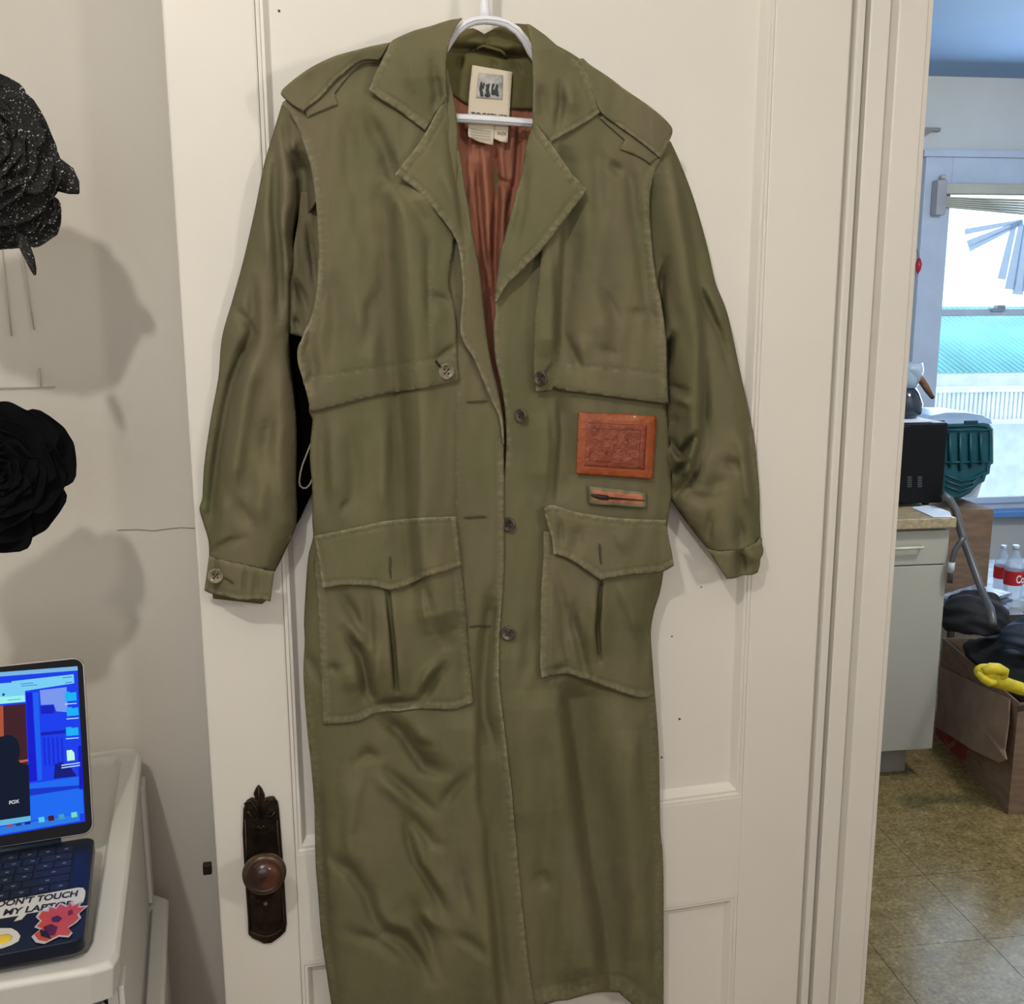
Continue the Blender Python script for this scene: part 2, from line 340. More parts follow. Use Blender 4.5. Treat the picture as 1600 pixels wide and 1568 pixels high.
# ---- escutcheon plate + knob
BRASS = mat('aged_bronze', (.055, .040, .026, 1), .36, .75, var=.5, scale=45, bump=.8, bscale=120, col2=(.018, .014, .010, 1))
esc = [(380, 1262), (385, 1249), (393, 1244), (399, 1246), (396, 1238), (400, 1229), (404, 1224), (409, 1229), (414, 1240), (413, 1246), (419, 1243), (428, 1242), (434, 1251), (436, 1262), (439, 1300), (442, 1340), (445, 1385), (448, 1440), (446, 1452), (438, 1460), (430, 1466), (424, 1470), (412, 1471), (405, 1467), (395, 1463), (388, 1457), (387, 1430), (384, 1390), (381, 1340), (379, 1300)]
plate = fixn(MB().prism([L(x, y, .0) for x, y in esc], LN*.0045).build('escutcheon', BRASS, leaf, bevel=.0012))
for pts in ([(404, 1229), (405, 1250), (407, 1272)], [(382, 1256), (392, 1250), (400, 1262), (406, 1278)], [(433, 1252), (423, 1248), (415, 1262), (409, 1278)], [(387, 1266), (392, 1275), (401, 1274)], [(431, 1266), (425, 1275), (414, 1274)], [(400, 1296), (404, 1290), (407, 1296), (411, 1290), (416, 1296)], [(383, 1280), (386, 1370), (391, 1452)], [(433, 1280), (438, 1370), (443, 1440)], [(392, 1455), (405, 1461), (418, 1463), (432, 1458), (441, 1450)]):
    MB().tube([L(x, y, .0050) for x, y in pts], .0016, 6).build('relief_scroll', BRASS, plate, True)
kc = L(411, 1362, .004); KNOBM = mat('brown_knob', (.075, .028, .018, 1), .25, .1, var=.4, scale=30, coat=.4)
MB().lathe(kc+LN*.0, LN, [(.012, 0), (.012, .012), (.009, .016), (.009, .034), (.013, .038)], 24).build('spindle', BRASS, plate, True)
kk = L(413, 1363, .045)
MB().lathe(kk-LN*.008, LN, [(.010, 0), (.020, .002), (.0245, .008), (.0235, .014), (.0195, .016), (.0185, .0155)], 32).build('knob', mat('knob_bronze_rim', (.10, .062, .04, 1), .3, .5, var=.3, scale=40), leaf, True)
MB().lathe(kk-LN*.001, LN, [(.0190, .006), (.0188, .009), (.016, .0135), (.011, .0165), (.005, .0178), (.001, .018)], 32).build('knob_face', KNOBM, leaf, True)
MB().lathe(L(413, 1402, .0047), LN, [(.004, 0), (.004, .0006)], 14).build('keyhole', mat('keyhole_black', (.002, .002, .002, 1), .9), plate)
MB().lathe(L(415, 1411, .0047), LN, [(.0026, 0), (.0022, .0012)], 10).build('plate_screw', mat('screw_pale', (.35, .30, .24, 1), .35, .8), plate)
# ================================================================== COAT
def segdist(px, py, poly, closed=False):
    poly = np.array(poly, float); A = poly if closed else poly[:-1]; B = np.roll(poly, -1, 0) if closed else poly[1:]
    best = np.full(px.shape, 1e9); side = np.zeros(px.shape); tt = np.zeros(px.shape); acc = 0.0
    for a, b in zip(A, B):
        d = b-a; ln = math.hypot(*d)
        if ln < 1e-6: continue
        vx = px-a[0]; vy = py-a[1]; t = np.clip((vx*d[0]+vy*d[1])/ln**2, 0, 1)
        dx = vx-t*d[0]; dy = vy-t*d[1]; dd = np.hypot(dx, dy); m = dd < best
        best = np.where(m, dd, best); side = np.where(m, np.sign(d[0]*vy-d[1]*vx), side); tt = np.where(m, acc+t*ln, tt); acc += ln
    return best, side, tt, acc
def smooth_outline(pts, step, corner=32):
    pts = [np.array(p, float) for p in pts]; n = len(pts); out = []
    def iscorner(i):
        a = pts[i]-pts[i-1]; b = pts[(i+1) % n]-pts[i]
        c = np.dot(a, b)/(np.linalg.norm(a)*np.linalg.norm(b)+1e-9)
        return math.degrees(math.acos(max(-1, min(1, c)))) > corner
    cor = [iscorner(i) for i in range(n)]
    for i in range(n):
        p1, p2 = pts[i], pts[(i+1) % n]
        d = np.linalg.norm(p2-p1)
        m1 = (p2-p1) if cor[i] else (p2-pts[i-1])*.5
        m2 = (p2-p1) if cor[(i+1) % n] else (pts[(i+2) % n]-p1)*.5
        for m_ in (m1, m2):
            l = np.linalg.norm(m_)
            if l > d*1.0: m_ *= d/l
        k = max(1, int(round(d/step)))
        for j in range(k):
            t = j/k; h = ((2*t**3-3*t**2+1)*p1+(t**3-2*t**2+t)*m1+(-2*t**3+3*t**2)*p2+(t**3-t**2)*m2); out.append(h)
    return np.array(out)
def inside(px, py, poly):
    r = np.zeros(px.shape, bool); n = len(poly); j = n-1
    for i in range(n):
        xi, yi = poly[i]; xj, yj = poly[j]
        if yi != yj:
            c = ((yi > py) != (yj > py)) & (px < (xj-xi)*(py-yi)/(yj-yi)+xi); r ^= c
        j = i
    return r
def folds(px, py, strokes):
    h = np.zeros(px.shape)
    for amp, wl, wr, pts in strokes:
        d, s, t, Ln = segdist(px, py, pts)
        w = np.where(s > 0, wl, wr).astype(float)
        taper = np.clip(np.minimum(t, Ln-t)/min(30, Ln*.35), 0, 1); taper = .25+.75*taper
        h += 2.3*amp*.001*np.exp(-(d/w)**2)*taper
    return h
_ph = RNG.rand(60, 4)
def wob(px, py, s=40., ay=2.2, seed=0, n=7):
    h = np.zeros(np.shape(px))
    for k in range(n):
        a, b, c, d = _ph[(k+seed*7) % 60]; f = (0.6+1.6*a)/s; th = (b-.5)*1.5
        h = h+np.sin((np.cos(th)*px+np.sin(th)*py/ay)*f*2*math.pi/2+c*40+.8*np.sin(py*.013*(.5+d)+d*9))
    return h/n
def stitch(px, py, lines, hh, ww):
    for ln, d0, pk in lines:
        d, s, t, _ = segdist(px, py, ln)
        inz = np.exp(-((d-d0*.5)/(d0*.42))**2)
        hh = hh-.0014*np.exp(-((d-d0)/1.9)**2)+pk*.0011*inz*(np.sin(t*.62+2*np.sin(t*.11))*.5+.3*np.sin(t*.31+1))
        ww = ww+.40*np.exp(-(d/2.6)**2)*(d0 > 3)+.22*inz*(np.sin(t*.62+2*np.sin(t*.11)) > 0)+.10*inz
    return hh, ww
def panel(name, outline, hf, step, m, parent, thick=.0022, lines=(), edgew=.35, smo=True, rnd=.0012, corner=32):
    ol = smooth_outline(outline, step, corner) if smo else np.array(outline, float)
    x0, y0 = ol.min(0); x1, y1 = ol.max(0)
    gx, gy = np.meshgrid(np.arange(x0, x1, step), np.arange(y0, y1, step*.87)); gx = gx+(np.arange(gx.shape[0]) % 2)[:, None]*step*.5
    gx = gx.ravel(); gy = gy.ravel()
    k = inside(gx, gy, ol); gx = gx[k]; gy = gy[k]
    if len(gx):
        d = segdist(gx, gy, ol, True)[0]; k = d > step*.45; gx = gx[k]; gy = gy[k]
    pts = np.concatenate([ol, np.stack([gx, gy], -1)]) if len(gx) else ol
    n = len(ol)
    r = delaunay_2d_cdt([Vector(p) for p in pts], [], [list(range(n))], 1, 1e-4)
    v = np.array([(p.x, p.y) for p in r[0]]); fs = r[2]
    h = hf(v[:, 0], v[:, 1]); de = segdist(v[:, 0], v[:, 1], ol, True)[0]
    h = h-rnd*np.exp(-(de/1.8)**2)
    w = edgew*np.exp(-(de/2.2)**2)
    h, w = stitch(v[:, 0], v[:, 1], lines, h, w)
    co = L(v[:, 0], v[:, 1], h)
    me = bpy.data.meshes.new(name)
    # orient faces toward the viewer
    F2 = []
    for f in fs:
        a, b, c = (v[i] for i in f[:3]); cr = (b[0]-a[0])*(c[1]-a[1])-(b[1]-a[1])*(c[0]-a[0])
        F2.append(tuple(f) if cr < 0 else tuple(f[::-1]))
    me.from_pydata([tuple(c) for c in co], [], F2); me.update()
    at = me.attributes.new('wear', 'FLOAT', 'POINT'); at.data.foreach_set('value', np.clip(w, 0, 1).astype(np.float32))
    o = link(name, me, m, parent, True)
    if thick:
        s = o.modifiers.new('cloth_thickness', 'SOLIDIFY'); s.thickness = thick; s.offset = -1
    return o
coat = empty('trench_coat', tuple(L(760, 60, .03)), 'long olive green trench coat with terracotta lining, hanging open on the white door', 'coat')

BF = [  # body folds: (mm, width to image-left, to image-right, line)
 (11, 24, 48, [(624, 285), (630, 330), (636, 400), (642, 460), (647, 520), (652, 600), (658, 680), (658, 760), (657, 812), (664, 880), (674, 950), (684, 990)]),
 (-6, 20, 14, [(598, 285), (604, 340), (610, 480), (618, 600), (627, 700), (633, 800), (642, 880), (656, 950)]),
 (-5, 12, 12, [(575, 180), (590, 212), (604, 245), (608, 280)]), (-4, 10, 14, [(604, 242), (620, 290), (650, 330), (672, 372)]),
 (-2.5, 14, 14, [(540, 180), (548, 260), (560, 330), (575, 400)]), (-2.5, 12, 12, [(520, 420), (524, 500), (516, 580)]),
 (3, 14, 14, [(560, 470), (575, 540), (580, 590)]), (-3, 10, 12, [(590, 455), (578, 480), (570, 560)]),
 (-4, 8, 10, [(486, 540), (490, 580), (482, 610)]), (-3, 6, 10, [(494, 470), (484, 520), (476, 560)]),
 (-3, 8, 8, [(670, 360), (668, 430), (672, 500)]), (-3, 8, 8, [(672, 462), (690, 468), (702, 478)]), (-3, 5, 5, [(680, 562), (695, 552), (712, 540)]),
 (-2.5, 9, 9, [(503, 655), (502, 780)]), (-3, 12, 12, [(546, 670), (552, 720), (553, 800)]), (3, 12, 20, [(520, 660), (524, 790)]),
 (-2.5, 6, 6, [(545, 780), (535, 800)]), (2.5, 10, 10, [(600, 660), (596, 800)]),
 (-7, 8, 9, [(539, 985), (552, 1005), (562, 1022), (570, 1053), (574, 1079), (588, 1103)]), (-5, 9, 9, [(533, 925), (552, 960), (566, 988)]),
 (4, 9, 9, [(548, 975), (560, 1000), (572, 1012)]), (4, 14, 14, [(545, 1040), (555, 1080)]), (5, 12, 10, [(588, 1000), (590, 1060), (598, 1085)]),
 (-3, 7, 7, [(575, 925), (578, 980), (582, 1020)]), (-6, 9, 7, [(697, 1041), (682, 1055), (674, 1068), (664, 1085), (654, 1096)]),
 (5, 10, 8, [(684, 1035), (668, 1055), (655, 1080)]), (-6, 8, 8, [(588, 1101), (620, 1099), (652, 1098)]), (-4, 5, 10, [(662, 905), (668, 940), (676, 980)]),
 (-3, 14, 14, [(690, 985), (700, 1020)]), (-3, 8, 8, [(512, 1040), (530, 1050)]), (-4, 7, 7, [(480, 1020), (492, 1045), (499, 1065)]),
 (-7, 9, 15, [(590, 1117), (628, 1147), (644, 1172), (662, 1198), (692, 1208)]), (5, 12, 16, [(640, 1130), (668, 1160), (690, 1180)]),
 (-3, 8, 8, [(658, 1160), (680, 1168)]), (-4, 8, 10, [(560, 1190), (574, 1178), (592, 1182)]), (-4, 9, 9, [(735, 1208), (715, 1225), (697, 1250), (690, 1262)]),
 (-5, 9, 13, [(515, 1338), (547, 1362), (570, 1395), (585, 1432), (600, 1455), (632, 1470), (652, 1492), (672, 1530)]), (4, 12, 12, [(590, 1410), (605, 1440), (640, 1450), (670, 1490), (690, 1530)]),
 (-5, 9, 9, [(634, 1255), (650, 1285), (672, 1315), (686, 1320)]), (-5, 7, 10, [(632, 1280), (640, 1320), (650, 1347), (675, 1385), (690, 1420)]),
 (4, 8, 12, [(650, 1322), (662, 1350), (685, 1380), (700, 1410)]), (-5, 10, 9, [(646, 1412), (664, 1450), (676, 1490), (692, 1530)]), (4, 9, 9, [(655, 1425), (685, 1445), (700, 1455)]),
 (-4, 9, 9, [(605, 1205), (640, 1235), (680, 1270)]), (4, 10, 10, [(590, 1215), (630, 1250), (650, 1280)]), (-3, 9, 9, [(718, 1340), (722, 1385), (735, 1430)]), (-3, 8, 8, [(712, 1460), (740, 1475), (758, 1495)]),
 (-3, 9, 9, [(540, 1455), (590, 1470), (625, 1500)]), (-3, 10, 8, [(495, 1230), (500, 1300), (505, 1400), (515, 1500)]), (3, 14, 14, [(555, 1215), (545, 1300), (560, 1370)]),
 (-7, 10, 13, [(768, 925), (759, 1000), (755, 1060), (756, 1117), (770, 1168)]), (-3, 12, 10, [(760, 1310), (775, 1420), (790, 1560)]),
 (6, 40, 8, [(740, 1110), (741, 1200), (743, 1250), (752, 1295), (760, 1397), (768, 1487), (777, 1600)]),
 (-13, 16, 42, [(888, 1062), (893, 1100), (900, 1141), (907, 1190), (914, 1243), (922, 1300), (932, 1370), (941, 1410), (950, 1470), (957, 1540), (960, 1600)]),
 (7, 50, 18, [(868, 1075), (872, 1140), (882, 1230), (895, 1330), (912, 1430), (925, 1540)]), (4, 25, 25, [(985, 1140), (990, 1300), (1000, 1500)]),
 (-2.5, 18, 18, [(850, 1150), (857, 1300), (858, 1560)]), (-3, 12, 12, [(836, 1360), (850, 1375), (862, 1372)]), (-3, 8, 8, [(1000, 1140), (1006, 1200), (1010, 1260)]), (-3, 8, 8, [(1018, 1330), (1020, 1400), (1022, 1520)]),
 (-3, 10, 10, [(830, 960), (822, 1040), (816, 1070)]), (3, 30, 30, [(815, 1000), (820, 1300)]),
 (-7, 6, 22, [(878, 225), (882, 300), (885, 350), (881, 426), (878, 503), (878, 560)]), (6, 28, 7, [(860, 400), (862, 480), (860, 560)]), (-4, 7, 7, [(886, 530), (897, 555), (908, 580)]),
 (3, 12, 12, [(905, 520), (912, 560)]), (-4, 10, 10, [(982, 250), (990, 319), (1001, 393), (1010, 470), (1024, 520)]), (-3, 12, 12, [(930, 215), (936, 300), (938, 370)]),
 (-4, 8, 8, [(952, 252), (960, 262), (974, 272)]), (-4, 10, 9, [(938, 448), (955, 478), (968, 508)]), (-2.5, 7, 7, [(985, 487), (1016, 490)]), (-2.5, 8, 8, [(935, 547), (966, 553)]),
 (4, 25, 25, [(925, 330), (930, 430), (945, 540)]), (-6, 5, 20, [(874, 615), (877, 680), (873, 740), (870, 785)]), (4, 26, 6, [(852, 640), (856, 700), (850, 770)]),
 (-2, 5, 5, [(934, 770), (938, 785)]), (-4, 8, 8, [(886, 950), (903, 996), (913, 1039), (917, 1068)]), (-3, 8, 8, [(868, 900), (880, 950), (887, 1040)]), (4, 12, 14, [(965, 905), (985, 950), (1003, 1000)]),
 (-3, 10, 8, [(905, 820), (903, 860)]), (-3, 5, 5, [(876, 810), (876, 855)]), (-3, 6, 6, [(900, 940), (896, 960), (899, 985)]), (-3, 8, 8, [(860, 1055), (885, 1040)]),
 (3, 16, 16, [(985, 840), (960, 850)]), (-3, 8, 10, [(1008, 960), (1005, 1040)]), (-4, 9, 9, [(1025, 905), (1018, 960)]),
]
STEPS = [(2.4, [(718, 600), (714, 650), (714, 777), (719, 854), (725, 930), (733, 1050), (741, 1110)]), (2.8, [(882, 330), (880, 400), (877, 503), (874, 560), (867, 602)]),
 (2.2, [(873, 622), (876, 680), (872, 740), (868, 782)]), (-3.4, [(643, 480), (650, 600), (655, 700), (656, 805)]), (-2.4, [(622, 285), (628, 330), (634, 400), (641, 470)]),
 (2.6, [(741, 1115), (742, 1200), (743, 1250), (752, 1295), (760, 1397), (768, 1487), (777, 1600)]), (-1.6, [(600, 330), (606, 450), (612, 560)]), (1.8, [(1001, 330), (1010, 420), (1026, 510)]),
 (-2.4, [(896, 1090), (903, 1150), (916, 1250), (928, 1340), (944, 1410), (955, 1500), (962, 1590)])]
def steps(px, py, lst=None):
    h = np.zeros(px.shape)
    for amp, ln in (lst or STEPS):
        d, s, t, Ln = segdist(px, py, ln); tp = np.clip(np.minimum(t, Ln-t)/40, 0, 1)
        h += amp*.0005*np.tanh(s*d/2.6)*np.exp(-(d/30)**2)*tp
    return h
SIL_L = [(483, 644), (488, 656), (484, 707), (487.5, 760), (488, 816), (489, 839), (482, 867), (478.6, 905), (475, 969), (476, 1002), (474, 1053), (479, 1130), (485.7, 1193), (491, 1260), (493, 1347), (497, 1398), (502, 1461), (511, 1525), (517.6, 1568), (528, 1625)]
SIL_R = [(1043, 632), (1045, 656), (1048.5, 707), (1050, 750), (1048, 788), (1043.6, 811), (1042, 840), (1036, 898), (1031, 926), (1022, 955), (1017, 988), (1020, 1039), (1027, 1129), (1030, 1181), (1031, 1243), (1032, 1296), (1035.7, 1334), (1037, 1400), (1037, 1568), (1037, 1600)]
def Hb(px, py):
    d1 = segdist(px, py, SIL_L)[0]; d2 = segdist(px, py, SIL_R)[0]
    a = np.clip((py-800)/120, 0, 1)*.016+.010
    h = .046+.006*np.exp(-((px-770)/160)**2)
    h = h-a*np.exp(-d1/20)-a*np.exp(-d2/20)
    h = h+.0026*wob(px, py, 60, 3.4)+.0014*wob(px, py, 26, 2.0, 3)
    h = h-.012*np.clip((170-py)/130, 0, 1)
    return h+folds(px, py, BF)+steps(px, py)
off = lambda f, d: (lambda x, y: f(x, y)+d)
ST = 4.2
# ---- back panel, black panel painted as gap shade, inner collar, lining
panel('back_panel', [(700, 60), (712, 47), (739, 44), (757, 53), (776, 43), (800, 37), (824, 38), (850, 80), (860, 160), (1000, 250), (1020, 700), (1005, 1000), (1015, 1545), (540, 1545), (510, 1000), (505, 700), (500, 300), (600, 140), (680, 120)],
      lambda x, y: .006+.001*wob(x, y, 30)+.009*np.clip((110-y)/60, 0, 1), 12, OLIVE_IN, coat, .0015)
panel('gap_shade', [(440, 300), (500, 290), (500, 500), (500, 545), (500, 760), (487, 772), (476, 795), (468, 812), (455, 830), (448, 800)], lambda x, y: .007+0*x, 8, GAPSHADE, coat, .001).__setitem__('label', 'black panel painted as the deep shade between sleeve and body')
panel('lining', [(690, 120), (845, 120), (850, 210), (842, 260), (822, 330), (806, 390), (800, 450), (795, 530), (802, 600), (808, 700), (812, 760), (770, 760), (755, 600), (744, 500), (722, 400), (705, 280), (688, 180)],
      lambda x, y: .020+.0035*wob(x, y, 16, 6, 2)+.002*wob(x, y, 9, 3, 5)+folds(x, y, [(-7, 6, 6, [(772, 230), (776, 320), (772, 400), (776, 470)]), (6, 7, 7, [(757, 240), (762, 340), (764, 420)]), (-6, 5, 5, [(745, 260), (752, 350), (762, 440)]), (6, 7, 7, [(790, 280), (784, 360), (780, 420)]), (-5, 5, 5, [(812, 200), (806, 280), (796, 330)]), (-4, 5, 5, [(770, 275), (800, 292)]), (-4, 5, 5, [(720, 190), (735, 240)])]),
      3.4, LINING, coat, .0008).__setitem__('label', 'wrinkled terracotta pink lining')
panel('neck_facing', [(699, 62), (712, 47), (739, 44.5), (757, 53), (776, 43.5), (800, 37), (824, 38), (846, 80), (848, 172), (834, 171), (795, 171), (760, 174), (727, 161), (701, 143), (692, 135)],
      lambda x, y: .0245+.0015*wob(x, y, 18, 1.2, 1)+folds(x, y, [(-5, 3.5, 5, [(700, 78), (744, 79), (790, 88), (840, 90)]), (5, 9, 9, [(700, 62), (745, 64), (790, 72), (830, 72)]), (-3, 4, 4, [(757, 52), (762, 66), (756, 76)]), (-2, 5, 5, [(770, 92), (775, 110)]), (-2, 4, 4, [(800, 92), (815, 115)]), (-4, 5, 5, [(722, 85), (716, 110)])]),
      3.4, OLIVE_IN, coat, .0014)
MB().tube([L(x, y, h) for x, y, h in ((744, 79, .024), (748, 74, .029), (755, 71.5, .032), (768, 75, .033), (782, 79, .032), (788, 84, .029), (790, 90, .024))], .0016, 8).build('hang_loop', OLIVE_IN, coat, True)
# ---- fronts
EDGE_L = [(787, 696), (787.7, 750), (788, 790), (788, 880), (785, 931), (781, 981), (780, 1053), (784, 1104), (792, 1168), (799.5, 1232), (803, 1275), (809.7, 1347), (817, 1423), (826, 1500), (835, 1568), (842, 1625)]
EDGE_R = [(774, 470), (774, 485), (771.7, 523), (774, 562), (782, 595), (788, 631), (791, 682), (789, 730)]
hem = [(835, 1572), (855, 1568), (872, 1563.5), (888, 1562), (908, 1556), (928.6, 1551), (948, 1549.5), (967, 1550), (975, 1558), (987, 1568), (1005, 1582), (1037, 1592)]
front_r = EDGE_R+[(778, 800), (774, 900), (768, 1000), (768, 1100), (776, 1250), (792, 1400), (808, 1568)]+hem+SIL_R[::-1][1:]+[(1043, 600), (1000, 560), (860, 380), (800, 395)]
panel('front_panel', front_r, off(Hb, -.004), ST, OLIVE, coat, .0024, lines=[(EDGE_R, 9, .8), (hem, 26, .3), (SIL_R[8:], 14, .0)])
front_l = [(690, 360), (742, 400), (752, 480), (762, 545), (772, 585), (781, 625), (787, 664)]+EDGE_L+[(780, 1612), (700, 1622)]+SIL_L[::-1][0:]+[(484, 620), (560, 560)]
panel('front_panel', front_l, off(Hb, .002), ST, OLIVE, coat, .0026, lines=[([(787, 690)]+EDGE_L, 10, 1.3), (SIL_L[10:], 12, .0), ([(718, 594), (714, 650), (714, 777), (719, 854), (725, 930), (733, 1050), (740, 1110)], 2.0, .3)])
# ---- storm flaps (yokes)
ARM_L = [(441, 160), (461, 191), (476.5, 230), (487, 268), (494, 319), (498, 400), (497, 414), (494.4, 457), (484, 503), (474, 526), (465, 544), (466, 569), (474, 595), (483, 631)]
ARM_R = [(1044.6, 629), (1043, 605), (1042, 567), (1041, 534), (1033, 470), (1024, 426), (1018, 375), (1015, 319), (1020, 281), (1033, 248), (1043, 226)]
botL = [(484, 644.6), (532.6, 632), (583.7, 619), (645, 609), (680.6, 602.6), (717.6, 594.4)]
frL = [(717.6, 594.4), (715, 565), (713.8, 539), (711, 488), (701.5, 440), (703.6, 419), (709, 383)]
panel('storm_flap', ARM_L+botL+frL[1:]+[(712, 360), (715, 200), (700, 110), (640, 55), (600, 72), (520, 100), (470, 140)], off(Hb, .0085), ST, OLIVE, coat, .0026,
      lines=[(ARM_L, 13, .25), ([(470, 606), (484, 592), (530, 585), (583, 576), (640, 568), (682, 562), (712, 557)], 2.2, .2), ([(672, 562), (671, 480), (672, 380)], 1.8, .2), (botL, 2.5, .3)])
botR = [(838, 612), (862, 610), (866, 604), (877.6, 609), (918, 614), (961.7, 620), (1000, 625), (1041, 630.6), (1044.6, 629)]
slR = [(846, 390), (845.7, 400), (840.6, 447), (835.5, 503), (834, 567), (838, 612)]
panel('storm_flap', slR+botR[1:]+ARM_R[1:]+[(1010, 190), (910, 95), (850, 60), (835, 110), (832, 300)], off(Hb, .0085), ST, OLIVE, coat, .0026,
      lines=[(ARM_R, 14, .3), ([(868, 568), (900, 571), (940, 575), (990, 581), (1043, 587)], 2.2, .2), ([(877, 400), (877, 503), (874, 560), (865, 605)], 1.8, .2), (botR[3:], 2.5, .3), (slR, 2.2, .3)])
# ---- pockets
def hpk(x, y): return Hb(x, y)+.0065
pl = [(490, 880), (496, 938), (499.7, 1027), (505, 1132), (530, 1131), (557, 1128), (574, 1121), (588, 1114), (620, 1110), (651.5, 1107), (705, 1109), (725, 1104), (739.5, 1097.7), (737, 1060), (733, 1027), (728, 951), (721, 880), (712, 830), (500, 850)]
slit_l = [(605.6, 920), (609, 960), (613, 1000), (616, 1040), (619, 1080)]
def hpl(x, y):
    return hpk(x, y)+folds(x, y, [(-13, 2.6, 2.6, slit_l), (4, 16, 3, [(602, 930), (608, 1000), (614, 1075)]), (3.5, 3, 16, [(611, 930), (619, 1000), (625, 1075)])])+.004*np.exp(-((x-615)/45)**2-((y-1030)/90)**2)
panel('pocket', pl, hpl, 3.6, OLIVE, coat, .0024, lines=[(pl[0:4], 13, .3), (pl[3:13], 12, .6), (pl[12:17], 14, .3)])
pr = [(849, 830), (849, 869), (845, 931), (844, 1039), (847, 1061), (859.7, 1056), (882.7, 1052), (916, 1062), (938, 1071), (959, 1077.6), (995, 1089), (1012, 1089), (1021, 1087), (1019.5, 1039), (1016.5, 988), (1021, 955), (1030, 926), (1034, 880), (1030, 830)]
slit_r = [(938, 905), (936, 950), (933, 982), (935, 1010), (937, 1032)]
def hpr(x, y):
    return hpk(x, y)+folds(x, y, [(-12, 2.6, 2.6, slit_r), (3.5, 16, 3, [(934, 920), (929, 975), (932, 1025)]), (3, 3, 16, [(943, 920), (940, 975), (942, 1025)])])
panel('pocket', pr, hpr, 3.6, OLIVE, coat, .0024, lines=[(pr[0:5], 13, .2), (pr[4:13], 10, .7)])
fl = [(490, 837.5), (530, 829), (568, 821), (600, 814), (639, 810), (670, 808), (712.5, 806.5), (713, 810), (717.6, 844), (721.4, 884), (700, 891), (662, 902.6), (650, 908), (628, 918), (610, 921.7), (588, 916.6), (550, 914), (525, 916), (504, 919), (496.4, 872), (491, 845)]
panel('pocket_flap', fl, lambda x, y: Hb(x, y)+.0125+.003*np.clip((y-850)/60, 0, 1), 3.2, OLIVE, coat, .0030,
      lines=[(fl[0:7], 9, 1.3), (fl[7:10], 8, .5), (fl[9:19], 9, 1.0), (fl[18:], 6, .5)], edgew=.5)
fr = [(850, 794), (858, 789), (867, 789), (886, 795), (905, 800.5), (956, 808), (1000, 811), (1041.6, 812), (1041, 820), (1043, 829), (1046, 846), (1050, 864), (1053, 883.6), (1034.4, 893), (985, 898), (938, 906), (907.6, 884.7), (887, 872), (865.5, 865.5), (861.7, 839), (851.5, 806)]
panel('pocket_flap', fr, lambda x, y: Hb(np.minimum(x, 1032), y)+.0125+.004*np.clip((y-840)/50, 0, 1), 3.2, OLIVE, coat, .0030,
      lines=[(fr[0:8], 9, 1.3), (fr[12:19], 10, 1.0), (fr[18:], 5, .5)], edgew=.5)
# ---- sleeves
SLF = [(-5, 8, 8, [(432, 230), (432, 300), (431, 341), (436, 400), (438, 437), (437, 500)]), (4, 12, 8, [(420, 240), (415, 320), (422, 420)]),
 (-5, 7, 7, [(443, 176), (445, 205), (450, 235), (460, 270)]), (-15, 16, 14, [(466, 235), (476, 280), (474, 320), (466, 360), (458, 400)]), (4, 8, 8, [(455, 215), (458, 240)]),
 (-5, 9, 9, [(396, 440), (396, 520), (391, 555)]), (-4, 8, 8, [(369, 482), (384, 500), (396, 522)]), (-10, 12, 9, [(396, 522), (379, 560), (366, 596), (358, 630), (352, 660), (346, 695), (340, 735), (335, 778), (331, 829)]),
 (5, 10, 14, [(400, 560), (385, 610), (375, 680), (362, 760)]), (-3.5, 5, 5, [(328, 868), (341, 855), (360, 845), (382, 840)]), (4, 14, 14, [(404, 690), (410, 760), (402, 823)]), (-3, 10, 10, [(366, 780), (380, 800), (395, 820)]),
 (-3.5, 12, 12, [(430, 640), (412, 700), (408, 750)]), (3, 14, 14, [(440, 560), (435, 700), (440, 800)]), (4, 6, 6, [(440, 330), (447, 400), (448, 460)])]
SL_OUT = [(440, 164), (427, 207), (413, 255), (398, 329), (379, 411), (363, 469), (347, 526), (341, 590), (330, 650), (319, 726), (316, 778), (311.5, 795), (318, 818), (325.5, 844), (327, 869)]
SL_IN = [(475, 350), (461, 401), (453.6, 439), (453, 465), (452, 523), (455, 567), (461, 618), (464, 682), (463, 752), (463, 818), (445, 862), (430, 892)]
def Hsl(x, y):
    d1 = segdist(x, y, SL_OUT)[0]; d2 = segdist(x, y, SL_IN)[0]
    return .014+.036*(1-np.exp(-d1/22))*(1-.75*np.exp(-d2/14))+.0028*wob(x, y, 34, 3, 1)+folds(x, y, SLF)+steps(x, y, [(-11, [(400, 505), (379, 560), (366, 596), (358, 630), (352, 660), (346, 695), (340, 735), (335, 778), (331, 829)]), (6, [(441, 168), (446, 205), (453, 240), (462, 280), (462, 330), (456, 400)]), (-2.5, [(431, 230), (431, 341), (437, 437), (437, 520)])])
panel('sleeve', SL_OUT+[(350, 877), (384, 884), (427.6, 893)]+SL_IN[::-1]+[(480, 335), (497, 310), (492, 268), (482, 230), (467, 190), (448, 158)], Hsl, ST, OLIVE, coat, .0024)
panel('sleeve_underarm', [(470, 300), (500, 300), (502, 380), (502, 457), (490, 503), (478, 528), (452, 521), (449, 465), (452, 430), (459, 385), (466, 340)], lambda x, y: .018+.003*wob(x, y, 14, 3)+folds(x, y, [(-5, 5, 5, [(483, 355), (488, 400), (492, 440)]), (-5, 5, 5, [(464, 440), (472, 460), (478, 480)]), (-4, 4, 4, [(460, 495), (466, 512)])]), 4, OLIVE, coat, .002)
cl = [(326.5, 868), (352, 876), (384, 883), (428.5, 893.5), (422.5, 939.5), (409, 936.5), (374, 937), (350, 931), (329, 927), (319, 922), (323, 895)]
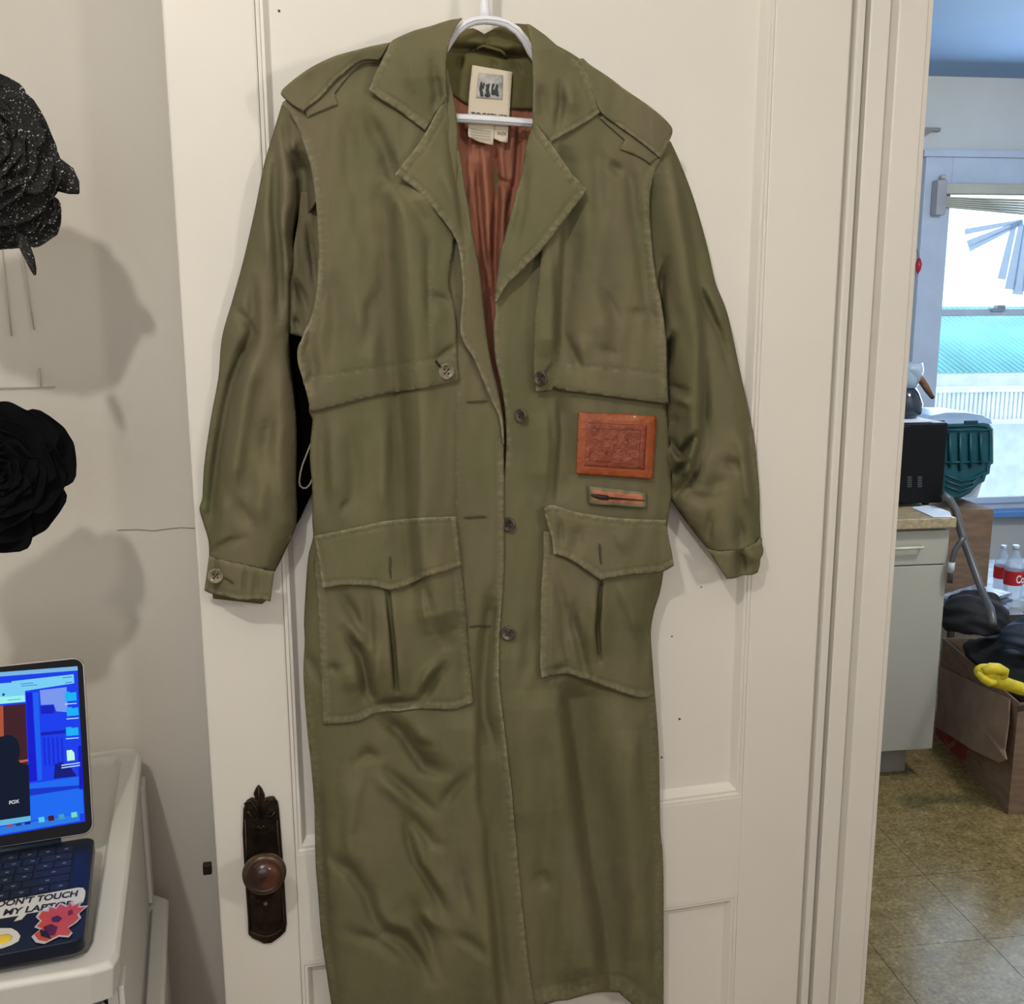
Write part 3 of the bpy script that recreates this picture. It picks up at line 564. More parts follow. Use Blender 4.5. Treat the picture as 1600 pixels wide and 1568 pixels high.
cuff = panel('cuff', cl, lambda x, y: Hsl(np.clip(x, 335, 415), np.minimum(y, 865))+.002+folds(x, y, [(-2.5, 3, 3, [(384, 884), (379, 937)]), (-2, 4, 4, [(402, 890), (398, 936)])]), 3.4, OLIVE, coat, .0026, lines=[(cl[0:4], 2.2, .5), (cl[4:9], 7, .3)])
panel('cuff', [(330, 915), (420, 915), (416, 938), (409.7, 943.5), (370, 939), (333, 935)], lambda x, y: .012+0*x, 6, OLIVE_IN, coat, .002).__setitem__('label', 'inside back edge of the cuff')
SRF = [(10, 42, 6, [(1046, 235), (1062, 302), (1072, 366), (1083, 446), (1091, 495), (1094, 548), (1094, 600), (1092, 669), (1083, 715), (1078, 745)]),
 (-5, 7, 9, [(1084, 440), (1100, 468), (1112, 490), (1126, 522), (1134, 552), (1142, 585)]), (4, 8, 8, [(1100, 440), (1118, 480), (1134, 525)]), (-3.5, 8, 8, [(1064, 310), (1080, 370), (1100, 420)]),
 (-6, 5, 9, [(1098, 540), (1098, 620), (1096, 680)]),
 (-13, 6, 6, [(1049, 688), (1056, 700), (1064, 709), (1075, 692), (1088, 680)]), (-11, 6, 6, [(1054, 745), (1062, 732), (1071, 724)]), (-9, 5, 5, [(1055, 772), (1070, 757), (1080, 744), (1083, 720)]), (6, 6, 6, [(1060, 745), (1072, 738), (1080, 720)]),
 (-13, 6, 6, [(1042, 570), (1045, 545), (1051, 525)]), (-7, 5, 6, [(1040, 408), (1034, 430), (1032, 480), (1038, 510)]), (-4, 5, 5, [(1046, 603), (1074, 611)]), (4, 7, 7, [(1045, 618), (1080, 632)]), (-3, 10, 10, [(1046, 655), (1060, 660)]),
 (5, 9, 7, [(1148, 676), (1160, 700), (1165, 740), (1171, 780), (1182, 802)]), (-5, 5, 5, [(1166, 650), (1172, 700), (1177, 745), (1181, 795)]), (-4, 9, 9, [(1130, 720), (1146, 726), (1156, 722)]), (-3, 10, 10, [(1108, 770), (1122, 755), (1136, 750)]),
 (-4, 7, 7, [(1112, 800), (1106, 830), (1110, 850)]), (-4, 7, 7, [(1152, 810), (1158, 830), (1154, 858)]), (4, 12, 12, [(1110, 700), (1100, 760)]), (-3, 8, 8, [(1075, 772), (1100, 780), (1130, 775)])]
SR_OUT = [(1048, 221), (1061.6, 251), (1083, 307), (1104.5, 382), (1118, 441), (1134, 481), (1143, 516), (1152.7, 562), (1163, 610), (1170, 641), (1179, 687), (1183.7, 729), (1187, 772), (1187.5, 807), (1189, 841)]
SR_IN = [(1046, 776), (1055, 791), (1069, 811), (1092, 841), (1108, 861)]
ARMR2 = [(1042, 226), (1030, 250), (1018, 281), (1013, 319), (1016, 375), (1022, 426), (1031, 470), (1039, 534), (1040, 567), (1041, 605), (1041, 650), (1044, 700), (1045, 761)]
def Hsr(x, y):
    d1 = segdist(x, y, SR_OUT)[0]; d2 = segdist(x, y, SR_IN)[0]; d3 = segdist(x, y, ARMR2)[0]
    lo = .036-.016*np.clip((y-540)/80, 0, 1)
    h = .014+.034*(1-np.exp(-d1/20))*(1-.8*np.exp(-d2/14))
    k = np.exp(-d3/16); h = h*(1-k)+lo*k
    return h+.0028*wob(x, y, 34, 3, 4)+folds(x, y, SRF)+steps(x, y, [(20, [(1046, 228), (1062, 302), (1072, 366), (1083, 446), (1092, 495), (1095, 548), (1096, 600), (1094, 669), (1085, 715), (1080, 747), (1060, 768)]), (-4, [(1086, 450), (1112, 492), (1127, 525), (1140, 580)]), (3, [(1150, 640), (1160, 700), (1168, 760), (1182, 806)])])
panel('sleeve', SR_OUT+[(1179, 850), (1165, 856), (1151.6, 859), (1124, 862), (1109, 861)]+SR_IN[::-1][1:]+[(1040, 761), (1038, 700), (1034, 600), (1030, 534), (1024, 470), (1014, 426), (1008, 357), (1006, 319), (1012, 275), (1025, 240), (1036, 218)], Hsr, ST, OLIVE, coat, .0024)
cr = [(1106, 858), (1124, 861), (1151.6, 858.5), (1166, 855), (1180, 848), (1189, 840), (1191, 850), (1193, 860), (1191, 868), (1188, 873), (1187.5, 882), (1184, 894), (1174.5, 898), (1160.8, 898.5), (1149, 903), (1135.5, 904), (1128.6, 894), (1115, 873)]
cuffr = panel('cuff', cr, lambda x, y: Hsr(np.clip(x, 1112, 1180), np.minimum(y, 848))+.003+folds(x, y, [(-5, 6, 6, [(1152, 858), (1160, 880), (1163, 896)]), (4, 8, 8, [(1172, 860), (1182, 880)])]), 3.2, OLIVE, coat, .0026, lines=[(cr[0:6], 2.2, .5)])
# ---- epaulettes
ud = [(476, 172), (480, 183.5), (504, 173), (528, 163.5), (523, 146), (535, 130), (553, 110), (568, 100), (592, 97.5), (598, 80), (560, 85), (520, 110)]
panel('epaulette_loop', ud, lambda x, y: Hb(x, y)+.012, 3.4, OLIVE, coat, .0022, edgew=.6)
el = [(610, 66), (585, 71), (563, 76.5), (522, 88), (487, 104.6), (461, 122.5), (441, 140), (438.5, 147), (443, 153), (456, 163), (474, 174), (487, 163), (502, 150.5), (525, 125), (541, 111), (558, 98), (573.5, 93.5), (592.6, 94.5), (602, 82)]
panel('epaulette', el, lambda x, y: Hb(np.clip(x, 470, 600), np.clip(y, 90, 200))+.017+.006*np.exp(-((y-(230-.28*x))/30)**2)-.006*np.clip((470-x)/30, 0, 1), 3.2, OLIVE, coat, .0030, lines=[(el[11:16], 5, .2)], edgew=.5)
ur = [(937, 184), (950, 196), (976, 219), (969, 233), (1000, 246), (1017, 257), (1022, 250), (1030, 246), (1020, 225), (975, 190), (945, 178)]
panel('epaulette_loop', ur, lambda x, y: Hb(x, y)+.012, 3.4, OLIVE, coat, .0022, edgew=.6)
er = [(903, 92), (911, 91), (922, 101), (952, 121), (977, 140), (1008, 161), (1030, 178), (1044.6, 192), (1050, 200), (1050.5, 208), (1045, 222), (1040, 234), (1032, 247), (1012, 230), (988, 212), (965, 196), (943, 180), (936, 170), (920, 130)]
panel('epaulette', er, lambda x, y: Hb(np.clip(x, 800, 1015), np.clip(y, 90, 300))+.017-.008*np.clip((x-1020)/30, 0, 1), 3.2, OLIVE, coat, .0030, lines=[(er[10:16], 5, .2)], edgew=.5)
# ---- lapels and collar
lapl = [(698, 150), (680, 179), (666, 205), (650, 230), (632, 252), (617, 272), (631, 282), (645, 292), (660, 306), (673, 321), (697, 350), (710, 370), (716, 385), (719, 401), (723, 452), (719, 503), (722, 531), (739, 559), (757, 600), (767, 625), (780, 653), (786, 694), (787.5, 694), (786, 656), (778, 618), (768, 569), (761, 529), (756, 483), (750, 426), (743, 385), (737, 357), (731.6, 319), (726.5, 293), (719, 242), (710, 212), (703.6, 189)]
inn_l = lapl[23:]+[(698, 150)]
def hlap(x, y):
    d = segdist(x, y, inn_l)[0]
    return .060+.012*(1-np.exp(-d/20))*np.clip((640-y)/200, 0, 1)-.001*np.clip((y-420)/250, 0, 1)+.0008*wob(x, y, 30, 2, 2)+folds(x, y, [(-3, 6, 6, [(700, 200), (714, 280), (728, 380)]), (3, 10, 10, [(690, 260), (715, 330)])])
panel('lapel', lapl, hlap, 3.2, OLIVE, coat, .0030, lines=[(lapl[1:6], 14, 1.2), (lapl[5:14], 10, 1.2), (lapl[13:22], 8, .6)], edgew=.5)
lapr = [(834, 189), (847, 205), (860, 222), (871, 238), (882.7, 255), (898, 275.5), (908, 285), (917, 296), (911, 306), (903, 316), (877.6, 350), (844, 393), (828, 409), (814, 424), (793, 444), (780.6, 463), (774, 472), (773, 468), (775, 447), (778, 421), (782, 392), (789, 368), (798.5, 332), (806, 305), (814, 275.5), (821, 230), (829, 204)]
panel('lapel', lapr, lambda x, y: .058+.012*(1-np.exp(-segdist(x, y, lapr[17:])[0]/20))+.0008*wob(x, y, 30, 2, 5)+folds(x, y, [(-2.5, 9, 9, [(820, 250), (815, 330), (800, 390)])]), 3.2, OLIVE, coat, .0030, lines=[(lapr[1:8], 14, 1.2), (lapr[7:17], 11, 1.2)], edgew=.5)
coll = [(722, 28), (710, 30), (703.6, 31), (690, 35), (675.5, 40), (645, 48.5), (617, 60.7), (609.7, 66.8), (602, 83), (594, 99.5), (584, 120), (576, 141), (598, 157), (622, 172), (644, 189), (666, 205), (680.6, 178.6), (698, 151), (697, 138), (697, 97), (700, 78), (703.6, 61), (712.5, 42), (720, 32)]
panel('collar', coll, lambda x, y: .064+.011*np.clip((x-590)/80, 0, 1)*np.clip((180-y)/60, 0, 1)-.018*np.clip((75-y)/45, 0, 1)+.0008*wob(x, y, 28, 2)+folds(x, y, [(-4, 8, 8, [(675, 100), (684, 150), (678, 178)]), (2, 14, 14, [(640, 80), (650, 150)])]), 3.2, OLIVE, coat, .0032, lines=[(coll[7:12], 13, .7), (coll[11:16], 12, 1.0)], edgew=.5)
colr = [(823, 37), (829, 39), (852, 55), (868, 69), (885, 83), (903, 95), (911, 103), (918, 116), (926, 133), (934, 152), (939, 170), (938, 176), (921, 188), (903, 199), (881, 211), (860, 223), (846, 204), (834, 189), (833, 170), (833, 130), (832, 102), (830, 69), (826, 50)]
panel('collar', colr, lambda x, y: .063+.010*np.clip((900-x)/60, 0, 1)*np.clip((190-y)/60, 0, 1)-.018*np.clip((75-y)/45, 0, 1)+.0008*wob(x, y, 28, 2, 3)+folds(x, y, [(-4, 6, 6, [(876, 130), (876, 165), (870, 205)]), (-2.5, 9, 9, [(845, 130), (850, 190)]), (3, 10, 10, [(890, 130), (896, 180)])]), 3.2, OLIVE, coat, .0032, lines=[(colr[5:12], 12, .7), (colr[11:16], 7, .8)], edgew=.5)
# ---- buttons
BUT = mat('button_horn', (.20, .165, .10, 1), .35, var=.3, scale=150, coat=.3)
BUTD = mat('button_dark', (.075, .06, .045, 1), .4, var=.3, scale=150, coat=.2)
BLK = mat('thread_black', (.006, .005, .004, 1), .8)
def hsurf(x, y, f): return float(f(np.array([float(x)]), np.array([float(y)]))[0])
def button(x, y, h, r, m, par, yaw=0., pit=0.):
    c = L(x, y, h); ax = LN*math.cos(yaw)+LU*math.sin(yaw); ax = ax*math.cos(pit)+np.array([0, 0, 1])*math.sin(pit)
    R = r*.00072*1.0
    b = MB().lathe(c, ax, [(R*.8, 0), (R, .0008), (R, .0022), (R*.92, .0030), (R*.78, .0030), (R*.68, .0021), (R*.1, .0019)], 28).build('button', m, par, True)
    a2 = Vector(ax).cross(Vector((0, 0, 1))).normalized(); b2 = Vector(ax).cross(a2)
    mb = MB()
    for i, j in ((1, 1), (1, -1), (-1, 1), (-1, -1)):
        q = Vector(c)+Vector(ax)*.0018+(a2*i+b2*j)*R*.24; mb.lathe(q, ax, [(R*.12, 0), (R*.12, .0006)], 8)
    mb.tube([Vector(c)+Vector(ax)*.0024+(a2+b2)*R*.24, Vector(c)+Vector(ax)*.0028, Vector(c)+Vector(ax)*.0024-(a2+b2)*R*.24], R*.05, 5)
    mb.build('button_thread', BLK, b)
button(697, 580, hsurf(697, 580, Hb)+.0090, 12, BUT, coat)
button(845.7, 591, hsurf(845, 591, Hb)+.0105, 11.5, BUTD, coat, -.85)
button(815, 649, hsurf(815, 649, Hb)+.001, 10.5, BUTD, coat, -.85)
button(795.5, 819, hsurf(795, 819, Hb)-.0015, 11.5, BUTD, coat, -.75)
button(794.6, 989, hsurf(795, 989, Hb)-.0015, 11.5, BUTD, coat, -.45, .1)
bc = button(337, 899, hsurf(345, 865, Hsl)+.0030, 11.5, BUT, cuff)
button(1186, 846, hsurf(1178, 846, Hsr)-.007, 8, BUTD, cuffr, 1.0)
def bhole(pts, f, dh, par=None):
    o = MB().tube([L(x, y, hsurf(x, y, f)+dh) for x, y in pts], [.0006, .0013, .0011, .0013, .0006][:len(pts)], 6).build('buttonhole', mat('buttonhole_thread', (.07, .062, .036, 1), .9), par or coat); return o
bhole([(729, 627.5), (737, 627.5), (746, 627), (754, 626.5), (762, 626)], Hb, .0035)
bhole([(725, 808), (735, 808), (744, 807), (753, 806.5), (761, 807)], Hb, .0035)
bhole([(734, 979), (742, 978), (750, 977.5), (759, 978), (767, 977)], Hb, .0035)
bhole([(609.5, 869), (610, 878), (609, 887), (610, 896), (611, 905)], Hb, .0150)
bhole([(937, 849), (938, 858), (938, 866), (938.5, 874), (939.5, 882)], Hb, .0160)
bhole([(349, 901), (353, 902.5), (357, 905), (361, 907.5), (365, 911)], lambda x, y: Hsl(x, np.minimum(y, 865)), .0035, cuff)
MB().tube([L(x, y, hsurf(x, y, Hb)+.0105) for x, y in ((681, 563), (684, 568), (689, 573))], .0010, 6).build('buttonhole', BLK, coat)
MB().tube([L(x, y, hsurf(x, y, Hb)+.0105) for x, y in ((862, 567), (857, 573), (851, 581))], .0010, 6).build('buttonhole', MATS['buttonhole_thread'], coat)
# ---- cord loop at the side seam
MB().tube([L(x, y, .012) for x, y in ((490, 684), (484, 697), (478.6, 711), (473, 725), (469.4, 738), (467.5, 752), (469, 759), (473.5, 762.5), (479, 762), (484, 757), (488, 748))], .0010, 6).build('cord_loop', mat('pale_cord', (.36, .33, .25, 1), .8), coat, True)
# ---- leather patch
LEA = mat('leather_tan', (.36, .090, .024, 1), .45, var=.22, scale=55, bump=.5, bscale=140, col2=(.27, .055, .015, 1), coat=.1)
LEAR = mat('leather_embossed', (.20, .036, .014, 1), .42, var=.2, scale=60, bump=1.0, bscale=110, col2=(.27, .065, .03, 1), coat=.12)
pt = [(905, 643.5), (965, 646), (1026, 649.7), (1023, 700), (1020, 748), (960, 744), (900.5, 740), (902, 690)]
def hpatch(x, y): return Hb(np.clip(x, 915, 1000)*.25+960*.75, 700+0*y)+.0042-.003*np.clip((x-1000)/26, 0, 1)+.0*y
lp = panel('leather_patch', pt, hpatch, 4, LEA, coat, .0018, lines=[(pt+[pt[0]], 4, .0)], edgew=.0, rnd=.0012)
lp['label'] = 'orange brown embossed leather patch on the chest'
pi = [(917, 659), (1011, 664), (1007, 734), (913, 728)]
ip = panel('embossed_field', pi, lambda x, y: hpatch(x, y)+.0004, 4, LEAR, lp, .0004, smo=True, edgew=0, rnd=.0003)
mb = MB()
for q in ([(925, 668), (1001, 672), (998, 725), (921, 719), (925, 668)],):
    mb.tube([L(x, y, hsurf(x, y, hpatch)+.0005) for x, y in q], .0005, 5)
for k in range(16):
    x = random.uniform(935, 990); y = random.uniform(678, 715); a = random.uniform(0, 6.28); pts = []
    for j in range(5):
        pts.append((x, y)); a += random.uniform(-.9, .9); x += math.cos(a)*4; y += math.sin(a)*4
    mb.tube([L(xx, yy, hsurf(xx, yy, hpatch)+.0005) for xx, yy in pts], .0006, 5)
mb.build('emboss_lines', LEAR, ip, True)
# ---- pen patch
pp = [(920, 759), (1011, 769), (1010, 794), (921, 788)]
hp = lambda x, y: Hb(x*.2+965*.8, 775+0*y)+.0034-.002*np.clip((x-1000)/20, 0, 1)
pa = panel('pen_patch', pp, hp, 4, mat('patch_border_green', (.17, .17, .09, 1), .9, var=.15, scale=80), coat, .0012, edgew=0); pa['label'] = 'small salmon patch with an appliqued black pen'
panel('patch_field', [(924, 763), (1007.5, 771.5), (1006.5, 790.5), (925, 784.5)], lambda x, y: hp(x, y)+.0006, 4, mat('patch_salmon', (.42, .155, .085, 1), .9, var=.15, scale=80), pa, .0006, edgew=0)
mb = MB(); mb.tube([L(x, y, hsurf(x, y, hp)+.0014) for x, y in ((923, 773), (930, 774.5), (940, 776.5), (950, 777.5), (951, 777.6), (980, 779.8), (1000, 781.3), (1008, 781.8))], [.0006, .0022, .0030, .0028, .0014, .0009, .0007, .0004], 8)
mb.build('pen', mat('pen_black_thread', (.02, .012, .012, 1), .6), pa, True)
# ---- neck label
LBL = mat('label_cream', (.72, .64, .50, 1), .8, var=.05)
def flat(name, pts, h, m, par, thick=.0006, step=5): return panel(name, pts, (h if callable(h) else (lambda x, y: h+0*x)), step, m, par, thick, edgew=0, rnd=0)
nl = flat('neck_label', [(738, 101.5), (800.5, 112.3), (798, 150), (795, 193), (731, 193), (733, 150)], .030, LBL, coat); nl['label'] = 'cream woven label with a grey picture square'
flat('label_tag', [(731.5, 190), (773, 192), (770.5, 226.5), (748, 221), (731.5, 213)], lambda x, y: .0315+.002*np.clip((y-195)/30, 0, 1), LBL, nl)
flat('label_tag', [(773, 192), (795, 192), (793, 222.5), (782, 221), (771.5, 216)], lambda x, y: .0305+.002*np.clip((y-195)/30, 0, 1), LBL, nl)
flat('label_picture', [(748, 113.5), (786, 117.5), (785, 155.5), (744, 152.5)], .0311, mat('label_grey_print', (.42, .42, .39, 1), .8, var=.2, scale=120), nl, .0002)
INK = mat('label_ink', (.05, .055, .065, 1), .8)
mb = MB()
for p in ([(752, 128), (751, 138), (753, 150)], [(756, 130), (754, 138)], [(760, 132), (763, 142), (759, 150)], [(764, 131), (761, 140), (764, 151)], [(771, 131), (769, 139), (770, 148)], [(772, 140), (774, 148)], [(777, 132), (775, 140), (778, 150)], [(773, 141), (776, 147)]):
    mb.tube([L(x, y, .0317) for x, y in p], [.0007+.0012*random.random() for _ in p], 5)
mb.build('label_figures', INK, nl)
rr = L(793, 186, .031)-L(735, 181, .031)
text_obj('label_lettering', 'TOGETHER', L(736, 184.5, .0312), rr, (0, 0, 1), .0062, INK, nl, .0004, .040, .01)
for k in range(4): MB().tube([L(735, 201+k*4.5, .0345+.0004*k), L(767, 205+k*4.5, .0345+.0004*k)], .0004, 4).build('label_small_print', mat('small_print', (.3, .27, .26, 1), .8), nl)
text_obj('label_size', 'SIZE', L(777, 210, .0325), rr, (0, 0, 1), .0030, INK, nl, .0006, .010)

# ================================================================== HANGER
HP = mat('hanger_white_plastic', (.82, .84, .90, 1), .28, var=.02, coat=.3)
hg = empty('clothes_hanger', tuple(L(757, 25, .035)), 'white plastic clothes hanger inside the coat collar, hooked over the door top', 'hanger')
top = leaf_pt(0, DT, 0); s0 = LP(757, 20)[0]
hk = [L(757, 31, .036), L(757, 12, .036), L(757, 0, .036)]
sz = LP(757, 0)[0]
hk2 = [leaf_pt(sz, DT-.03, .034), leaf_pt(sz, DT+.0, .032), leaf_pt(sz, DT+.022, .018), leaf_pt(sz, DT+.030, -.008), leaf_pt(sz, DT+.022, -.034), leaf_pt(sz, DT+.0, -.044), leaf_pt(sz, DT-.02, -.045)]
MB().tube(hk+hk2, [.0075, .0052, .0045]+[.0042]*6+[.0032], 12).build('hook', HP, hg, True)
arch = [(560, 175, .030), (610, 150, .032), (660, 118, .034), (690, 85, .036), (703, 64, .042), (713, 49, .048), (727, 38, .048), (742, 32.5, .046), (757, 31, .044), (775, 32.5, .046), (792, 37, .048), (808, 48, .048), (820, 63, .046), (830, 82, .042), (850, 110, .036), (900, 145, .034), (960, 185, .032), (1000, 215, .030)]
ap = [L(*a) for a in arch]
MB().tube(ap, .0043, 12).build('shoulder_arm', HP, hg, True)
MB().tube([p+LN*.0044 for p in ap[3:15]], .0011, 6).build('arm_rib', HP, hg, True)
bar = [(690, 183.5, .040), (708, 184, .040), (770, 187.5, .040), (832, 192.5, .040), (850, 194, .040)]
MB().tube([L(*b) for b in bar], .0045, 12).build('crossbar', HP, hg, True)
MB().tube([L(b[0], b[1]+.3, .0445) for b in bar], .0011, 6).build('bar_rib', HP, hg, True)
MB().tube([L(560, 175, .030), L(600, 181, .034), L(690, 183.5, .040)], .0043, 12).build('lower_arm', HP, hg, True)
MB().tube([L(850, 194, .040), L(940, 205, .034), L(1000, 215, .030)], .0043, 12).build('lower_arm', HP, hg, True)
# ================================================================== PLASTIC DRAWER TOWER (left)
ZD = 1.09; DY = math.radians(-7.5-0+ (-7.5+17-(-0)) )          # drawers and laptop are turned about 17 degrees to the picture
DA = math.radians(17-7.5)
DU = np.array([math.cos(DA), math.sin(DA), 0]); DV = np.array([-math.sin(DA), math.cos(DA), 0]); UP = np.array([0, 0, 1.])
PL = mat('white_plastic', (.60, .60, .56, 1), .42, var=.02, scale=4, spec=.5)
CLR = mat('frosted_clear_plastic', (.50, .52, .50, 1), .35, var=.05, alpha=.72)
br = hz(229, 1163, ZD); fr_ = hz(185, 1500, ZD)
dep = float((br-fr_) @ DV); bw = .42
tower = empty('plastic_drawer_tower', tuple(hz(185, 1500, ZD)+np.array([-.2, .15, -ZD])), 'white plastic drawer tower with a rimmed top under the laptop, narrower upper unit', 'drawers')
O = fr_+0*DU       # front right top corner
def DP(a, b, z): return O+DU*a+DV*b+UP*z      # a along width (negative = left), b depth, z relative to top
mb = MB()
rim = [(-bw, 0), (-.02, -.006), (-.004, -.002), (0, .012), (0, dep-.02), (-.006, dep-.004), (-.02, dep), (-bw, dep)]
def frame_rings(rings):
    vs = []; fs = []; n = len(rings[0])
    for r in rings: vs += r
    for i in range(len(rings)-1):
        for j in range(n): fs.append((i*n+j, i*n+(j+1) % n, (i+1)*n+(j+1) % n, (i+1)*n+j))
    fs.append(tuple(range(n))[::-1]); fs.append(tuple((len(rings)-1)*n+j for j in range(n)))
    return MB().add(vs, fs)
def inset(poly, d):
    c = np.array([-bw/2, dep/2]); out = []
    for x, y in poly:
        out.append((x-math.copysign(min(d, abs(x-c[0])), x-c[0]), y-math.copysign(min(d, abs(y-c[1])), y-c[1])))
    return out
R0 = rim; R1 = inset(rim, .022); R2 = inset(rim, .026)
rings = [[DP(x, y, -.034) for x, y in inset(rim, .003)], [DP(x, y, -.004) for x, y in R0], [DP(x, y, 0) for x, y in inset(rim, .004)], [DP(x, y, 0) for x, y in R1], [DP(x, y, -.007) for x, y in R2]]
fixn(frame_rings(rings).build('top_frame', PL, tower, bevel=.0015))
wdt = bw
zl = max(-.275, float((ray(264, 1388)[2]*((YW-.035)/ray(264, 1388)[1]))+1.62-ZD)+.004)
# side panel with a recessed field, back panel, feet
mb = MB(); mb.obox(DP(-.012, .012, zl), DU, DV, UP, .008, dep-.02, -zl-.03); sp = mb.build('side_panel', PL, tower)
for b_ in (.014, dep-.045): MB().obox(DP(-.004, b_, zl), DU, DV, UP, .005, .03, -zl-.034).build('side_rib', PL, sp, bevel=.001)
MB().obox(DP(-bw, .012, zl), DU, DV, UP, .008, dep-.02, -zl-.03).build('side_panel', PL, tower)
MB().obox(DP(-bw+.01, dep-.014, zl), DU, DV, UP, bw-.024, .006, -zl-.03).build('back_panel', PL, tower)
def drawer(a0, a1, b0, b1, z0, z1, par, name='drawer'):
    mb = MB(); t = .004
    mb.obox(DP(a0, b0, z0), DU, DV, UP, a1-a0, t, z1-z0).obox(DP(a0, b0+t, z0), DU, DV, UP, t, b1-b0-t, z1-z0-.01).obox(DP(a1-t, b0+t, z0), DU, DV, UP, t, b1-b0-t, z1-z0-.01).obox(DP(a0+t, b1-t, z0), DU, DV, UP, a1-a0-2*t, t, z1-z0-.01).obox(DP(a0+t, b0+t, z0), DU, DV, UP, a1-a0-2*t, b1-b0-2*t, t)
    d = mb.build(name, CLR, par)
    MB().obox(DP(a0-.002, b0-.012, z1-.014), DU, DV, UP, a1-a0+.004, .016, .014).build('drawer_lip', PL, d, bevel=.003)
    c = (a0+a1)/2
    MB().obox(DP(c-.07, b0-.026, z1-.020), DU, DV, UP, .14, .016, .010).build('handle', PL, d, bevel=.004)
    return d
drawer(-bw+.012, -.016, .012, dep-.03, zl+.012, -.045, tower)
MB().obox(DP(-bw+.04, .05, zl+.02), DU, DV, UP, .16, .15, .05).build('drawer_contents', mat('dark_contents', (.10, .10, .12, 1), .8, var=.6, scale=20, col2=(.3, .28, .26, 1)), tower, bevel=.01)
# wider base unit below it
_r = ray(264, 1388); _t = (YW-.035-CAMP[1])/_r[1]; zb = float(CAMP[2]+_r[2]*_t)-ZD
print('zb', zb)
t2 = empty('plastic_drawer_cart', tuple(DP(-.2, .2, -ZD)), 'wider white plastic drawer unit under the narrow drawer tower', 'drawers')
q = hz(264, 1388, ZD+zb); aR = float((q-O) @ DU); bB = float((q-O) @ DV)
# keep clear of the wall
while DP(aR, bB, 0)[1] > YW-.015: bB -= .005
def ring2(i, z): return [DP(x, y, z) for x, y in [(-bw-.04+i, -.06+i), (aR-.02-i, -.06+i), (aR-i, -.04+i), (aR-i, bB-.02-i), (aR-.02-i, bB-i), (-bw-.04+i, bB-i)]]
fixn(frame_rings([ring2(.002, zb-.03), ring2(0, zb-.004), ring2(.003, zb), ring2(.018, zb), ring2(.022, zb-.004)]).build('top_frame', PL, t2, bevel=.0012))
MB().obox(DP(aR-.014, -.045, -ZD+.01), DU, DV, UP, .008, bB+.03, ZD+zb-.04).obox(DP(-bw-.035, -.045, -ZD+.01), DU, DV, UP, .008, bB+.03, ZD+zb-.04).build('side_panel', PL, t2, bevel=.002)
MB().obox(DP(-bw-.03, bB-.02, -ZD+.01), DU, DV, UP, aR+bw+.015, .006, ZD+zb-.04).build('back_panel', PL, t2)
for k in range(3):
    z1 = zb-.05-k*.25; drawer(-bw-.024, aR-.018, -.045, bB-.03, z1-.22, z1, t2)
MB().box(0, 0, 0, 0, 0, 0)
for a in (-bw-.02, aR-.03):
    for b in (-.03, bB-.05): MB().obox(DP(a, b, -ZD), DU, DV, UP, .02, .02, .03).build('foot', PL, t2)

# ================================================================== LAPTOP
ZLp = ZD+.0205
lb = hz(148, 1306, ZLp); lf = hz(131, 1466, ZLp)
lv = (lb-lf); LD = float(np.linalg.norm(lv)); lv = lv/LD; lu = np.array([lv[1], -lv[0], 0.])
LWd = .304*LD/.215*1.05
NAVY = mat('laptop_midnight_metal', (.020, .028, .050, 1), .35, .6, var=.05)
lap = empty('laptop', tuple(lf-lu*.15-UP*.0175), 'open dark laptop with stickers and a glowing blue screen on the drawer tower', 'laptop')
def BP(a, b, h=0.): return lf - lu*a + lv*b + UP*h      # a to the left from right edge, b back from front
def rrect(f, x0, x1, y0, y1, r, k=5):
    o = []
    for cx, cy, a0 in ((x1-r, y1-r, 0), (x0+r, y1-r, 90), (x0+r, y0+r, 180), (x1-r, y0+r, 270)):
        for i in range(k+1):
            a = math.radians(a0+90*i/k); o.append(f(cx+r*math.cos(a), cy+r*math.sin(a)))
    return o
base = fixn(MB().prism(rrect(lambda x, y: BP(x, y, 0), 0, LWd, 0, LD, .010), -UP*.0125).build('base', NAVY, lap, bevel=.001))
for a in (.02, LWd-.02):
    for b in (.02, LD-.02): MB().lathe(BP(a, b, -.0185), UP, [(.006, 0), (.006, .007)], 12).build('rubber_foot', BLK, lap)
kx0, kb0, kb1 = .016, LD*.47, LD*.93
well = MB().prism(rrect(lambda x, y: BP(x, y, .0001), kx0, LWd-kx0, kb0, kb1, .003), UP*.0002).build('keyboard_well', mat('key_well_black', (.008, .010, .016, 1), .5), lap); fixn(well)
KEY = mat('key_black', (.014, .017, .026, 1), .42, var=.1)
LEG = mat('key_legend', (.16, .19, .25, 1), .6)
rows = 6; kp = (kb1-kb0)/rows
keym = MB()
legs = MB()
for r in range(rows):
    x = kx0+.002; y0 = kb0+kp*r+.0009; hh = kp-.0024
    ws = {0: [.016]*4+[.07]+[.016]*4, 1: [.040]+[.016]*10+[.035], 2: [.032]+[.016]*11+[.02], 3: [.016]*13+[.02], 4: [.028]+[.016]*12+[.01], 5: [.016]*14}[r]
    for w in ws:
        if x+w > LWd-kx0-.001: break
        k = MB().prism([BP(x, y0, .0003), BP(x+w-.0022, y0, .0003), BP(x+w-.0022, y0+hh, .0003), BP(x, y0+hh, .0003)], UP*.0012); o = fixn(k.build('key', KEY, base))
        cx_, cy_ = x+w*.5-.002, y0+hh*.5
        legs.add([BP(cx_-.0016, cy_-.0010, .0016), BP(cx_+.0016, cy_-.0010, .0016), BP(cx_+.0016, cy_+.0010, .0016), BP(cx_-.0016, cy_+.0010, .0016)], [(0, 1, 2, 3)])
        x += w
legs.build('key_legend', LEG, base)
